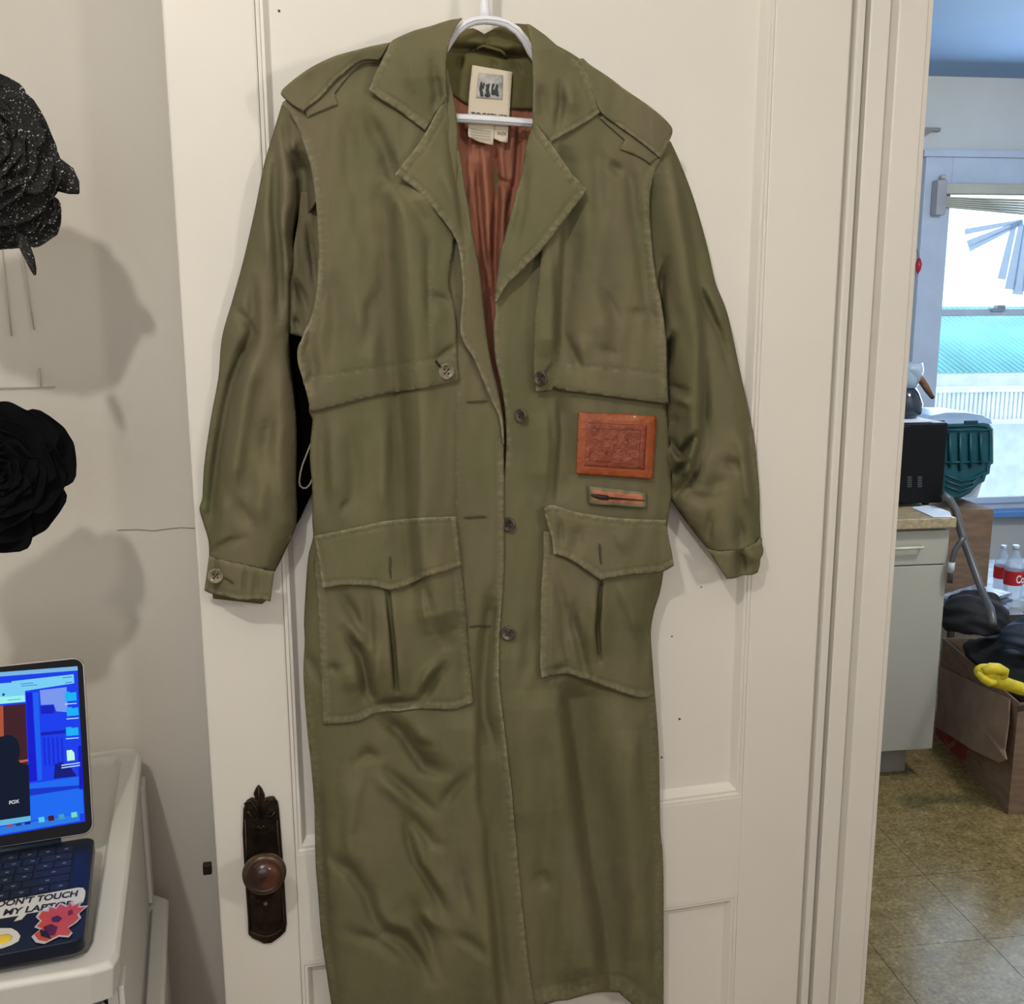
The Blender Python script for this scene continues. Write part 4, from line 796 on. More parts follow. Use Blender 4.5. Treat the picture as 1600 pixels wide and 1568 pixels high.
tp = MB().prism(rrect(lambda x, y: BP(x, y, .0001), LWd*.36, LWd*.64+.02, .004, LD*.43, .004), UP*.0003).build('trackpad', mat('trackpad_dark', (.024, .033, .058, 1), .3, .4), lap); fixn(tp)
# screen: fit the tilt so the top right corner falls where it is seen
def project(p):
    q = RMn.T @ (np.array(p)-CAMP); return 800+F*q[0]/-q[2], 784-F*q[1]/-q[2]
best = min(((abs(project(BP(0, LD, .004)+(UP*math.cos(t)+lv*math.sin(t))*LD*.985)[1]-1020), t) for t in np.linspace(0, 1.3, 400)))
tilt = best[1]; su = UP*math.cos(tilt)+lv*math.sin(tilt); sn = np.cross(lu, su); 
if sn @ (CAMP-lb) < 0: sn = -sn
so = BP(0, LD-.002, .004); SH = LD*.985
def SP(a, b, h=0.): return so - lu*a + su*b + sn*h
lid = fixn(MB().prism(rrect(lambda x, y: SP(x, y, 0), 0, LWd, 0, SH, .010), -sn*.0045).build('lid', mat('lid_edge_metal', (.30, .27, .25, 1), .3, .8, var=.02), lap, bevel=.0008))
fixn(MB().prism(rrect(lambda x, y: SP(x, y, .0001), .0014, LWd-.0014, .0014, SH-.0014, .009), sn*.0004).build('bezel', mat('bezel_black_glass', (.003, .003, .005, 1), .25, spec=.12), lid))
MB().tube([BP(.03, LD-.002, .001), BP(LWd-.03, LD-.002, .001)], .0042, 10).build('hinge', NAVY, lap, True)
def emat(n, c, s=1.0): return mat(n, (0, 0, 0, 1), 1.0, spec=0.0, emit=srgb(*c), estr=s)
def scr(name, pts, c, layer, par, st=1.0):
    nn = sn; d = float(nn @ (so+sn*(.0006+.00008*layer)))
    ps = hitp([p[0] for p in pts], [p[1] for p in pts], nn, d)
    me = bpy.data.meshes.new(name); me.from_pydata([tuple(p) for p in ps], [], [tuple(range(len(pts)))]); me.update()
    o = link(name, me, emat('screen_%d_%d_%d' % c, c, st), par); 
    if o.data.polygons[0].normal @ Vector(sn) < 0: o.data.flip_normals()
    return o
sw = {}
e1 = so - lu*LWd
# display rectangle
disp = scr('display', [(-310, 1074), (121, 1040.5), (133, 1283), (-330, 1362)], (18, 60, 235), 0, lid)
scr('menu_bar', [(-310, 1074), (121, 1040.5), (121.5, 1047), (-310, 1081)], (120, 180, 225), 1, disp)
scr('wallpaper_sky', [(62, 1078), (104, 1073), (106, 1112), (88, 1111), (84, 1100), (64, 1101)], (120, 150, 235), 1, disp)
scr('wallpaper_block', [(40, 1082), (50, 1081), (58, 1219), (46, 1221)], (10, 20, 205), 1, disp)
scr('wallpaper_block', [(51, 1082), (60, 1081), (66, 1218), (59, 1219)], (20, 95, 240), 1, disp)
scr('wallpaper_block', [(63, 1103), (84, 1101), (85, 1114), (64, 1115)], (8, 30, 190), 1, disp)
scr('wallpaper_block', [(64, 1144), (102, 1140), (102, 1145), (64, 1149)], (8, 25, 180), 1, disp)
for k, x in enumerate((67, 74, 81, 88, 95)): scr('wallpaper_block', [(x, 1152), (x+3, 1151.5), (x+5, 1195), (x+2, 1196)], (12, 40, 210), 1, disp)
scr('wallpaper_block', [(86, 1193), (96, 1190), (110, 1198), (120, 1212), (84, 1216)], (10, 20, 120), 1, disp)
scr('wallpaper_street', [(46, 1224), (128, 1212), (131, 1270), (48, 1282)], (24, 105, 240), 1, disp)
scr('wallpaper_street', [(46, 1232), (129, 1226), (129, 1230), (46, 1243)], (14, 50, 200), 2, disp)
scr('wallpaper_block', [(122, 1165), (128, 1164), (130, 1232), (124, 1233)], (10, 15, 190), 2, disp)
scr('browser_window', [(-320, 1092), (18, 1066), (18, 1064), (115, 1053), (116, 1067), (39, 1079), (40, 1096), (-320, 1128)], (120, 205, 245), 2, disp)
scr('browser_window', [(-320, 1112), (38, 1086), (39, 1096), (-320, 1126)], (150, 240, 235), 3, disp)
for x0, x1, y in ((32, 52, 1068), (34, 58, 1071)): scr('text_line', [(x0, y), (x1, y-2), (x1, y-1), (x0, y+1)], (50, 110, 170), 4, disp)
for x0, x1, y in ((98, 112, 1058), (102, 113, 1066)): scr('text_line', [(x0, y), (x1, y-1.5), (x1, y-.5), (x0, y+1)], (30, 90, 150), 4, disp)
scr('text_line', [(12, 1093), (33, 1091), (33, 1092), (12, 1094.2)], (90, 150, 160), 4, disp)
scr('browser_button', [(3, 1085), (5.5, 1082), (8, 1084.5), (5.5, 1087.5)], (20, 60, 90), 4, disp)
scr('video', [(-330, 1132), (40, 1099), (47, 1276), (-330, 1340)], (62, 28, 38), 4, disp)
scr('video_wall', [(-50, 1107), (5, 1102), (6, 1150), (-50, 1155)], (170, 80, 55), 5, disp)
scr('video_wall', [(28, 1188), (44, 1185.5), (44, 1189), (28, 1192)], (190, 90, 70), 5, disp)
scr('video_figure', [(-30, 1155), (4, 1150), (12, 1148), (20, 1149), (27, 1155), (31, 1166), (31, 1178), (28, 1187), (34, 1193), (45, 1195), (47.5, 1274), (-40, 1288)], (3, 18, 42), 6, disp)
scr('video_footer', [(-330, 1330), (47.5, 1274), (48, 1282), (-330, 1345)], (95, 180, 220), 7, disp)
rs = hitp(28, 1253, sn, float(sn @ so)) ; re_ = hitp(16, 1255, sn, float(sn @ so))
text_obj('video_logo', 'FOX', hitp(14.5, 1256.5, sn, float(sn @ (so+sn*.0014))), rs-re_, su, .0034, emat('screen_200_200_210', (210, 212, 220)), disp, .0, .0088, .03)
for (x, y, w, h) in ((101, 1080, 18, 14), (104, 1104, 18, 13), (103, 1135, 19, 13)):
    f = scr('folder_icon', [(x, y+1), (x+w*.4, y), (x+w*.5, y+2), (x+w, y+.6), (x+w+1, y+h), (x+.6, y+h+1.6)], (20, 175, 245), 3, disp)
    scr('icon_caption', [(x, y+h+5), (x+w+1, y+h+3.5), (x+w+1, y+h+5), (x, y+h+6.6)], (170, 215, 250), 3, disp)
scr('document_icon', [(104, 1172), (112, 1171), (116, 1175.5), (117, 1187), (105, 1188.6)], (190, 245, 225), 3, disp)
for y in (1193, 1197): scr('icon_caption', [(96, y+1.5), (125, y-2.5), (125, y-1), (96, y+3.2)], (190, 220, 250), 3, disp)
scr('dock', [(-320, 1345), (124, 1271), (125, 1282), (-320, 1358)], (40, 120, 225), 3, disp)
for x, c in ((10, (150, 70, 90)), (24, (20, 60, 130)), (38, (15, 30, 140)), (60, (90, 200, 230)), (75, (70, 15, 40)), (91, (60, 150, 200)), (111, (120, 210, 200))):
    yy = 1290-(x-0)*.152; scr('dock_icon', [(x, yy-4), (x+9, yy-5.5), (x+10, yy+2.5), (x+.8, yy+4)], c, 4, disp)
# stickers on the palm rest
def stick(name, pts, c, hgt, par, m=None, k=.0003):
    p = hz([q[0] for q in pts], [q[1] for q in pts], ZLp+hgt)
    return fixn(MB().prism([tuple(q) for q in p], UP*k).build(name, m or mat('sticker_%d_%d_%d' % c, srgb(*c), .35, var=.03, coat=.3), par))
bub = stick('speech_bubble_sticker', [(-60, 1420), (60, 1398), (122, 1386.5), (130, 1387), (133.5, 1392), (133, 1400), (130, 1409), (122, 1414), (80, 1421), (42, 1427), (34, 1436), (22, 1439), (30, 1430), (-60, 1445)], (215, 215, 208), .0004, lap); bub['label'] = 'white speech bubble sticker with black lettering'
INKB = mat('sticker_ink', (.02, .02, .025, 1), .5)
def txt(s, x0, y0, x1, y1, hg_):
    a = hz(x0, y0, ZLp+.0009); b = hz(x1, y1, ZLp+.0009); r = b-a
    w = float(np.linalg.norm(r)); u_ = np.cross(UP, r/w)
    text_obj('sticker_lettering', s, a, r, u_, hg_, INKB, bub, .0001, w, .035)
txt("DON'T TOUCH", -6, 1417.5, 120, 1400, .0105)
txt("MY LAPTOP", 4, 1430.5, 112, 1416, .0100)
cre = [(66, 1424), (60, 1433), (66, 1438), (58, 1447), (66, 1450), (54, 1460), (60, 1468), (72, 1470), (84, 1464), (92, 1460), (106, 1461), (111, 1455), (105, 1448), (116, 1441), (123, 1434), (120, 1428), (133, 1417), (121, 1418), (124, 1411), (113, 1416), (110, 1410), (104, 1417), (94, 1413), (88, 1420), (78, 1417), (76, 1424)]
cc = np.array(cre).mean(0)
o1 = stick('creature_sticker', [tuple(cc+(np.array(p)-cc)*1.13) for p in cre], (190, 185, 190), .0010, lap); o1['label'] = 'red spiky creature sticker'
stick('sticker_print', cre, (196, 74, 40), .0014, o1)
stick('sticker_print', [(80, 1434), (90, 1430), (97, 1434), (92, 1440), (82, 1440)], (70, 22, 40), .0018, o1)
stick('sticker_print', [(68, 1448), (80, 1443), (90, 1448), (86, 1460), (72, 1462)], (90, 18, 18), .0018, o1)
stick('sticker_print', [(62, 1452), (74, 1455), (80, 1466), (64, 1462)], (25, 16, 22), .0020, o1)
stick('sticker_print', [(106, 1424), (113, 1420), (114, 1427), (107, 1430)], (120, 20, 20), .0018, o1)
eg = stick('egg_sticker', [(-14, 1456), (0, 1450), (18, 1450), (27, 1455), (32, 1462), (29, 1470), (18, 1476), (4, 1481), (-14, 1484)], (212, 212, 205), .0004, lap); eg['label'] = 'fried egg sticker'
c_ = hz(4, 1467, ZLp+.0007); MB().lathe(c_, UP, [(.0072, 0), (.0065, .0006), (.003, .0010)], 20).build('yolk', mat('yolk_yellow', (.75, .55, .04, 1), .35), eg, True)

# ================================================================== BLACK ROSES on a wire rack
def flower(px, py, Y, rad, label, glitter, seed, leafy, root=None):
    rnd = random.Random(seed); c = hy(px, py, Y)
    if root is None: root = empty('black_rose', tuple(c), label, 'artificial flower')
    if glitter:
        m = mat('black_glitter_petal', (.008, .008, .009, 1), .30, .25, var=.3, bump=1.0, bscale=900, spec=.8)
        if 'glit' not in m:
            m['glit'] = 1; nt = m.node_tree; p = nt.nodes['Principled BSDF']
            v = nd(nt, 'ShaderNodeTexVoronoi'); v.inputs['Scale'].default_value = 1100; tcn = nd(nt, 'ShaderNodeTexCoord'); nt.links.new(tcn.outputs['Object'], v.inputs['Vector'])
            r = nd(nt, 'ShaderNodeSeparateColor'); nt.links.new(v.outputs['Color'], r.inputs[0])
            g = nd(nt, 'ShaderNodeMath', operation='GREATER_THAN'); g.inputs[1].default_value = .955; nt.links.new(r.outputs[0], g.inputs[0])
            mx = nd(nt, 'ShaderNodeMix', data_type='RGBA'); mx.inputs[6].default_value = (.006, .006, .006, 1); mx.inputs[7].default_value = (.50, .52, .50, 1); nt.links.new(g.outputs[0], mx.inputs[0]); nt.links.new(mx.outputs[2], p.inputs['Base Color'])
    else: m = mat('black_velvet_petal', (.0016, .0016, .0022, 1), .9, var=.2, spec=.15)
    face = Vector((.30, -.88, .12)).normalized()      # where the bloom looks
    right = face.cross(Vector((0, 0, 1))).normalized(); up = right.cross(face)
    n = 26
    for k in range(n):
        f = (k+.5)/n; ang = k*2.399+seed; R = rad*(.16+.84*f**.8); tl = math.radians(12+70*f)  # opening of the petal
        out = right*math.cos(ang)+up*math.sin(ang); side = face.cross(out)
        base_ = Vector(c)+out*rad*.06-face*rad*.25*f
        ax = (face*math.cos(tl)+out*math.sin(tl)).normalized(); nb = (out*math.cos(tl)-face*math.sin(tl)).normalized()
        wd = R*(.55+.25*rnd.random()); vs = []; nu, nv = 7, 8
        ph = rnd.random()*6
        for i in range(nv):
            v = i/(nv-1); wv_ = wd*math.sin(math.pi*min(.5, v*.62+.06))*(1 if v < .8 else math.sqrt(max(0, 1-((v-.8)/.215)**2)))
            for j in range(nu):
                u = j/(nu-1)*2-1
                curl = -R*.55*(v-.15)**2*(-1) if False else 0
                p = base_+ax*R*v*.98+side*u*wv_-nb*(-1)*(-(u*u)*wd*.42*(1-.3*v))
                p += nb*(R*.30*max(0, v-.55)**2*4*.6)+nb*R*.045*math.sin(u*5+ph+v*6)*v
                vs.append(p)
        fs = [(i*nu+j, i*nu+j+1, (i+1)*nu+j+1, (i+1)*nu+j) for i in range(nv-1) for j in range(nu-1)]
        o = MB().add(vs, fs).build('petal', m, root, True)
        s = o.modifiers.new('petal_thickness', 'SOLIDIFY'); s.thickness = .0022
        if k > 12: s2 = o.modifiers.new('sub', 'SUBSURF'); s2.levels = 1; s2.render_levels = 1
    st = Vector(c)-face*rad*.3
    endp = Vector((-0.93, YW-.075, c[2]-.11))
    mid = st+Vector((-.12, .05, -.05))
    MB().tube([st, st.lerp(mid, .5)+Vector((0, .01, 0)), mid, mid.lerp(endp, .5)+Vector((0, 0, -.01)), endp], .0025, 8).build('stem', m, root, True)
    for (x0, y0, x1, y1, w) in leafy:
        a = Vector(hy(x0, y0, Y)); b = Vector(hy(x1, y1, Y)); d = b-a; s_ = d.cross(Vector((0, 1, 0))).normalized()*w
        vs = []
        for i, (t, q) in enumerate(((0, .4), (.25, 1), (.6, .8), (.85, .45), (1, .03))):
            ctr = a+d*t+s_*.8*math.sin(t*2.2)*.7
            vs += [ctr-s_*q, ctr+Vector((0, -.004*q, 0)), ctr+s_*q]
        fs = [(i*3+j, i*3+j+1, (i+1)*3+j+1, (i+1)*3+j) for i in range(4) for j in range(2)]
        o = MB().add(vs, fs).build('leaf', m, root, True); s = o.modifiers.new('t', 'SOLIDIFY'); s.thickness = .0015
    return root
FY = .98
u_ = flower(-38, 228, FY, .071, 'upper bunch of glittering black roses at the left edge', True, 3, [(30, 366, 52, 430, .004)])
flower(14, 322, FY+.03, .046, '', True, 5, [(55, 262, 116, 312, .016), (40, 240, 92, 262, .012)], u_)
flower(-8, 738, FY+.02, .074, 'matt black rose at the left edge above the laptop', False, 8, [])
rk = empty('wire_rack', (-1.02, YW-.02, 1.4), 'thin white wire rack on the wall holding the black roses', 'rack')
WIR = mat('rack_wire_white', (.6, .58, .54, 1), .4, .2)
for k in range(6):
    x = -1.16+k*.045; MB().tube([(x, YW-.012, 1.05), (x, YW-.012, 1.95)], .0022, 6).build('wire', WIR, rk, True)
for k in range(5):
    z = 1.10+k*.2; MB().tube([(-1.17, YW-.015, z), (-.92, YW-.015, z)], .0022, 6).build('wire', WIR, rk, True)
    MB().tube([(-.95, YW-.015, z), (-.94, YW-.075, z), (-.93, YW-.08, z+.02)], .002, 6).build('hook', WIR, rk, True)

WI2 = mat('wire_and_shadow_grey', (.50, .47, .42, 1), .5)
for pts in (((2, 385), (18, 525)), ((33, 385), (53, 515)), ((-60, 607), (86, 604)), ((62, 575), (64, 606))):  # pale wires, plus shadow lines on the wall drawn as grey wire
    MB().tube([hy(x, y, YW-.004) for x, y in pts], .0009, 6).build('wire', WI2, rk, True)  # some of these are wall shadow lines, not rack wires
a0 = hy(-60, 607, YW-.006); MB().tube([a0, (-.92, YW-.010, a0[2])], .0013, 6).build('wire', WI2, rk, True)  # carries the drawn shadow line on to the rack

# ================================================================== KITCHEN
YC = float(hz(1379, 1208, 0)[1])-.06
KCAB = mat('cabinet_cream_laminate', (.42, .40, .34, 1), .45, var=.02, scale=3)
cab = empty('base_cabinet', (1.6, YC+.3, 0), 'cream kitchen base cabinet with one drawer and door beyond the doorway', 'cabinet')
cx1 = hy(1470, 1000, YC)[0]; zc1 = hy(1480, 822, YC)[2]; zd0 = hy(1420, 883.5, YC)[2]; zb0 = hy(1457, 1169, YC)[2]
cx0 = cx1-.46
MB().box(cx0, cx1, YC+.018, YC+.56, zb0, zc1).build('body', KCAB, cab)
MB().box(cx0, cx1-.055, YC+.07, YC+.5, 0.0, zb0).build('toe_kick', mat('toe_kick_grey', (.27, .25, .23, 1), .6), cab)
cd = MB().box(cx0+.002, cx1, YC, YC+.017, zb0, zd0-.002).build('door', KCAB, cab, bevel=.002)
dr = MB().box(cx0+.002, cx1, YC, YC+.017, zd0+.002, zc1-.012).build('drawer', KCAB, cab, bevel=.002)
hl, hr = hy(1403, 857, YC-.02), hy(1444, 855, YC-.02)
MB().tube([hl+[-.02, .02, 0], hl+[-.018, 0, 0], hr+[-.002, 0, 0], hr+[0, .02, -.002]], .005, 10).build('handle', mat('handle_cream', (.55, .52, .40, 1), .35), dr, True)
ct0 = zc1; ct1 = float(hy(1494, 808, YC-.02)[2])
MB().box(cx0-.3, hy(1494, 812, YC-.02)[0], YC-.025, YC+.60, ct0, ct1).build('worktop', mat('worktop_tan_laminate', (.36, .28, .17, 1), .4, var=.15, scale=60), None, bevel=.003)
tag(bpy.data.objects['worktop'], 'tan laminate worktop on the cream cabinet under the microwave', 'worktop')
MB().box(cx0-.3, cx0, YC, YC+.56, .0, ct0).build('filler_cabinet', KCAB, cab)
# papers on the worktop
mb = MB()
pz = ct1+.001
pp_ = [hz(x, y, pz) for x, y in ((1424, 793), (1458, 808), (1487, 808), (1484, 800), (1462, 792), (1448, 790))]
fixn(mb.prism([tuple(p) for p in pp_], (0, 0, .002)).build('paper_sheet', mat('paper_bluish_white', (.62, .70, .82, 1), .7, var=.02)))
tag(bpy.data.objects['paper_sheet'], 'white paper sheet lying on the tan worktop before the microwave', 'paper')
# microwave
mwY = YC+.16
m0 = hy(1412, 791, mwY); m1 = hy(1480, 660, mwY)
MW = mat('microwave_black', (.004, .004, .005, 1), .5, var=.1, spec=.15)
mw = empty('microwave', (float(m1[0])-.22, mwY+.17, ct1), 'black microwave oven on the tan worktop', 'microwave')
mx1 = float(hy(1473, 780, mwY)[0]); mtop = float(m1[2])
MB().box(mx1-.46, mx1, mwY, mwY+.34, ct1+.012, mtop).build('case', MW, mw, bevel=.006)
for a, b in ((mx1-.42, mwY+.04), (mx1-.04, mwY+.04), (mx1-.42, mwY+.28), (mx1-.04, mwY+.28)): MB().lathe((a, b, ct1), (0, 0, 1), [(.012, 0), (.012, .014)], 10).build('foot', MW, mw)
MB().box(mx1-.455, mx1-.14, mwY-.012, mwY-.001, ct1+.02, mtop-.008).build('side_trim', MW, mw, bevel=.003)
VNT = mat('vent_grey', (.06, .065, .07, 1), .5)
for cxx in (1421, 1437):
    for k in range(6):
        a = hy(cxx, 745+k*3, mwY-.002); MB().box(a[0]-.008, a[0]+.008, mwY-.016 if a[0] < mx1-.14 else mwY-.003, mwY-.010 if a[0] < mx1-.14 else mwY-.0005, a[2]-.0016, a[2]+.0016).build('vent_slot', VNT, mw)
# things on the microwave
cdb = fixn(MB().prism([(mx1-.40, mwY+.02, mtop+.001), (mx1-.05, mwY+.015, mtop+.001), (mx1-.03, mwY+.26, mtop+.001), (mx1-.38, mwY+.27, mtop+.001)], (0, 0, .005)).build('paper_sheet', MATS['paper_bluish_white'])); tag(cdb, 'white paper lying on top of the black microwave', 'paper')
kc_ = hy(1410, 640, mwY+.12)
kt = empty('coffee_pot', (float(kc_[0]), mwY+.12, mtop+.006), 'dark round coffee pot with a brown handle on the microwave', 'coffee pot')
kx_, ky_ = float(kc_[0]), mwY+.12
DKM = mat('pot_dark_glass', (.02, .03, .045, 1), .12, var=.1)
MB().lathe((kx_, ky_, mtop+.006), (0, 0, 1), [(.045, 0), (.062, .015), (.066, .05), (.052, .085), (.040, .105)], 28).build('body', DKM, kt, True)
MB().lathe((kx_, ky_, mtop+.111), (0, 0, 1), [(.040, 0), (.055, .03), (.060, .06), (.056, .085), (.052, .083)], 28).build('upper_glass', mat('pot_pale_glass', (.45, .58, .72, 1), .08, alpha=.55), kt, True)
h1, h2, h3 = (hy(x, y, ky_-.03) for x, y in ((1422, 575), (1432, 581), (1456, 619)))
MB().tube([(kx_+.04, ky_-.01, float(h1[2])-.03), tuple(h1), tuple(h2)], [.006, .008, .007], 10).build('handle_bracket', BLK, kt, True)
MB().tube([tuple(h2), tuple(h2*.7+h3*.3), tuple(h2*.3+h3*.7), tuple(h3)], [.008, .013, .012, .008], 12).build('handle', mat('handle_brown_wood', (.17, .085, .05, 1), .5, var=.2, scale=40), kt, True)
MB().lathe(h3, h3-h2, [(.0085, 0), (.006, .008)], 10).build('handle_tip', BLK, kt, True)
# bracket and red trinket on the wall / trim
q = hy(1449, 205, KY1-.03); r = hy(1467, 197, KY1-.05)
hk_ = empty('wall_bracket', tuple(q), 'small grey wall bracket above the kitchen window', 'bracket')
MB().obox(q+[-.1, 0, .0], (1, 0, 0), (0, 1, 0), (0, 0, 1), .17, .028, .018).build('arm', mat('bracket_grey', (.30, .29, .28, 1), .5), hk_, bevel=.003)
MB().prism([q+[-.1, .0, -.03], q+[-.02, .0, -.03], q+[.03, .0, 0], q+[-.1, .0, 0]], (0, .02, 0)).build('gusset', MATS['bracket_grey'], hk_)
q = hy(1435, 418, KY1-.06)
rd = empty('red_ornament', tuple(q), 'small red ornament hanging beside the kitchen window', 'ornament')
MB().lathe(q-UP*.03, (0, 0, 1), [(.002, 0), (.012, .02), (.016, .045), (.009, .07), (.002, .078)], 14).build('drop', mat('ornament_red', (.45, .02, .03, 1), .35), rd, True)
MB().tube([q+UP*.045, q+UP*.09+[0, .03, 0]], .0012, 5).build('string', BLK, rd)
# blind with broken slats
BLM = mat('blind_cream', (.50, .50, .42, 1), .6, var=.05)
bl = empty('window_blind', (wx0+.5, KY1-.06, wz1), 'raised cream window blind with bent broken slats hanging down', 'blind')
zt = float(hy(1520, 292, KY1-.06)[2]); zt2 = float(hy(1520, 304, KY1-.06)[2])
xb = float(hy(1466, 300, KY1-.06)[0])
MB().box(xb, wx1+.03, KY1-.085, KY1-.04, zt2, zt+.015).build('head_rail', BLM, bl, bevel=.006)
MB().box(xb-.02, xb+.03, KY1-.09, KY1-.032, zt2-.10, zt+.03).build('end_bracket', mat('bracket_pale', (.38, .38, .42, 1), .5), bl, bevel=.006)
MB().lathe(hy(1472, 277, KY1-.045), (0, -1, 0), [(.012, 0), (.014, .01), (.006, .02)], 12).build('finial', BLM, bl, True)
for k in range(6):
    a = hy(1467, 308+k*2.6, KY1-.062); b = hy(1640, 314+k*4.6, KY1-.062)
    MB().prism([a+UP*.004, b+UP*.004, b-UP*.003, a-UP*.003], (0, .03, 0)).build('slat', BLM, bl)
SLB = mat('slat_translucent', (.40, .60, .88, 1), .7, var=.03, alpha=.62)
slats = [((1598, 345), (1508, 362), 2.2), ((1598, 346), (1512, 381), 2.6), ((1598, 348), (1515, 389), 2.0), ((1585, 350), (1565, 436), 3.5), ((1597, 350), (1578, 452), 4.5), ((1605, 352), (1590, 460), 4.5), ((1612, 350), (1605, 455), 4)]
for k, (a, b, w) in enumerate(slats):
    Yk = KY1-.075-.004*k; A = hy(*a, Yk); B = hy(*b, Yk); d = (B-A)/np.linalg.norm(B-A); s_ = np.cross(d, (0, 1, 0))*w*.0062
    MB().prism([A-s_*.6, A+s_*.6, B+s_, B-s_], (0, .002, 0)).build('slat', SLB, bl)
# ---- storage bin, tipped on its side, on a carton
YB = YC+.75
bin_ = empty('storage_bin', tuple(hy(1510, 700, YB)), 'teal plastic storage bin standing tipped behind the microwave', 'storage bin')
TEAL = mat('bin_teal_plastic', (.003, .070, .092, 1), .4, var=.1, scale=15)
def BX(x, y, Y=None): return hy(x, y, YB if Y is None else Y)
bo = [(1440, 664), (1530, 660), (1546, 662), (1552, 670), (1552, 724), (1548, 726), (1546, 740), (1541, 742), (1538, 752), (1528, 757), (1516, 770), (1500, 778), (1488, 780), (1470, 770), (1440, 745)]
cB = np.array([1496, 715.])
def sc(p, s_): return tuple(cB+(np.array(p)-cB)*s_)
Rg = [[BX(*sc(p, .97), YB+.22) for p in bo], [BX(*p, YB+.20) for p in bo], [BX(*p, YB+.012) for p in bo], [BX(*sc(p, .97), YB) for p in bo], [BX(*sc(p, .90), YB) for p in bo], [BX(*sc(p, .88), YB+.008) for p in bo]]
fixn(frame_rings(Rg).build('body', TEAL, bin_, bevel=.002))
for x in (1484, 1500, 1516, 1532):
    a, b = BX(x, 676), BX(x+.5, 735-abs(x-1500)*.3); MB().tube([a+[0, -.001, 0], b+[0, -.001, 0]], .006, 8).build('rib', TEAL, bin_, True)
for k, yy in enumerate((672, 722)): MB().tube([BX(1474, yy)+[0, -.001, 0], BX(1546, yy-1)+[0, -.001, 0]], .004, 8).build('rib', TEAL, bin_, True)
for k in range(3): MB().tube([BX(1478, 742+k*9), BX(1500, 751+k*8), BX(1520, 748+k*6), BX(1538-k*6, 738+k*4)], .004, 8).build('rib', TEAL, bin_, True)
LIDM = mat('bin_lid_pale', (.34, .50, .72, 1), .3, alpha=.85)
lo_ = [(1438, 655), (1455, 649), (1480, 644), (1510, 644), (1535, 648), (1548, 655), (1551, 662), (1535, 661), (1440, 664)]
fixn(MB().prism([BX(*p, YB+.005) for p in lo_], (0, .2, 0)).build('lid', LIDM, bin_, bevel=.003))
for x in (1466, 1518): MB().obox(BX(x-10, 662, YB-.004), (1, 0, 0), (0, 1, 0), (0, 0, 1), .055, .01, .012).build('lid_clip', mat('clip_dark', (.01, .03, .05, 1), .4), bin_)
CARD = mat('cardboard_brown', (.20, .125, .078, 1), .8, var=.10, scale=14, stretch=(1, 1, 4))
def carton(name, pts_px, Yf, depth, label, z0=None):
    pass
c0, c1 = hy(1482, 797, YB), hy(1553, 797, YB); zc = float(c1[2])
bx = empty('cardboard_box', ((float(c0[0])+float(c1[0]))/2-.1, YB+.2, 0), 'closed brown cardboard box under the teal storage bin', 'box')
xl, xr = float(c0[0])-.15, float(c1[0])
MB().box(xl, xr, YB, YB+.40, .40, zc).build('case', CARD, bx, bevel=.003)
MB().box(xl, xr, YB+.002, YB+.19, zc, zc+.004).build('flap', CARD, bx); MB().box(xl, xr, YB+.205, YB+.398, zc, zc+.004).build('flap', CARD, bx)
# low side table carrying it, bottles and magazines
tb = empty('side_table', (2.75, YB+.1, 0), 'low pale table behind the cardboard box, carrying bottles and papers', 'table')
TZ = .40
bt0 = hz(1560, 930, TZ)
tY0 = YB-.12
MB().box(xl-.02, xr+.9, tY0, YB+.62, TZ-.025, TZ-.001).build('tabletop', mat('table_grey_blue', (.36, .40, .46, 1), .4, var=.2, scale=20), tb, bevel=.003)
for a in (xl+.0, xr+.84):
    for b in (tY0+.02, YB+.56): MB().box(a, a+.04, b, b+.04, 0, TZ-.025).build('leg', MATS['table_grey_blue'], tb)
TRAYM = mat('tray_white', (.60, .66, .74, 1), .4)
ty_ = YB+.06; q0 = hy(1528, 793, ty_); 
# white tub between bin and box
ty_ = YB+.24
tub = empty('white_tub', (float(hy(1505, 790, ty_)[0]), ty_+.06, zc), 'low white tub on the cardboard box behind the teal bin', 'tub')
xa, xb2 = float(hy(1490, 790, ty_)[0]), float(hy(1527, 790, ty_)[0])
fixn(MB().prism([(xa+.02, ty_, zc+.005), (xb2, ty_, zc+.005), (xb2+.03, ty_, zc+.13), (xa-.03, ty_, zc+.13)], (0, .13, 0)).build('shell', TRAYM, tub, bevel=.006))
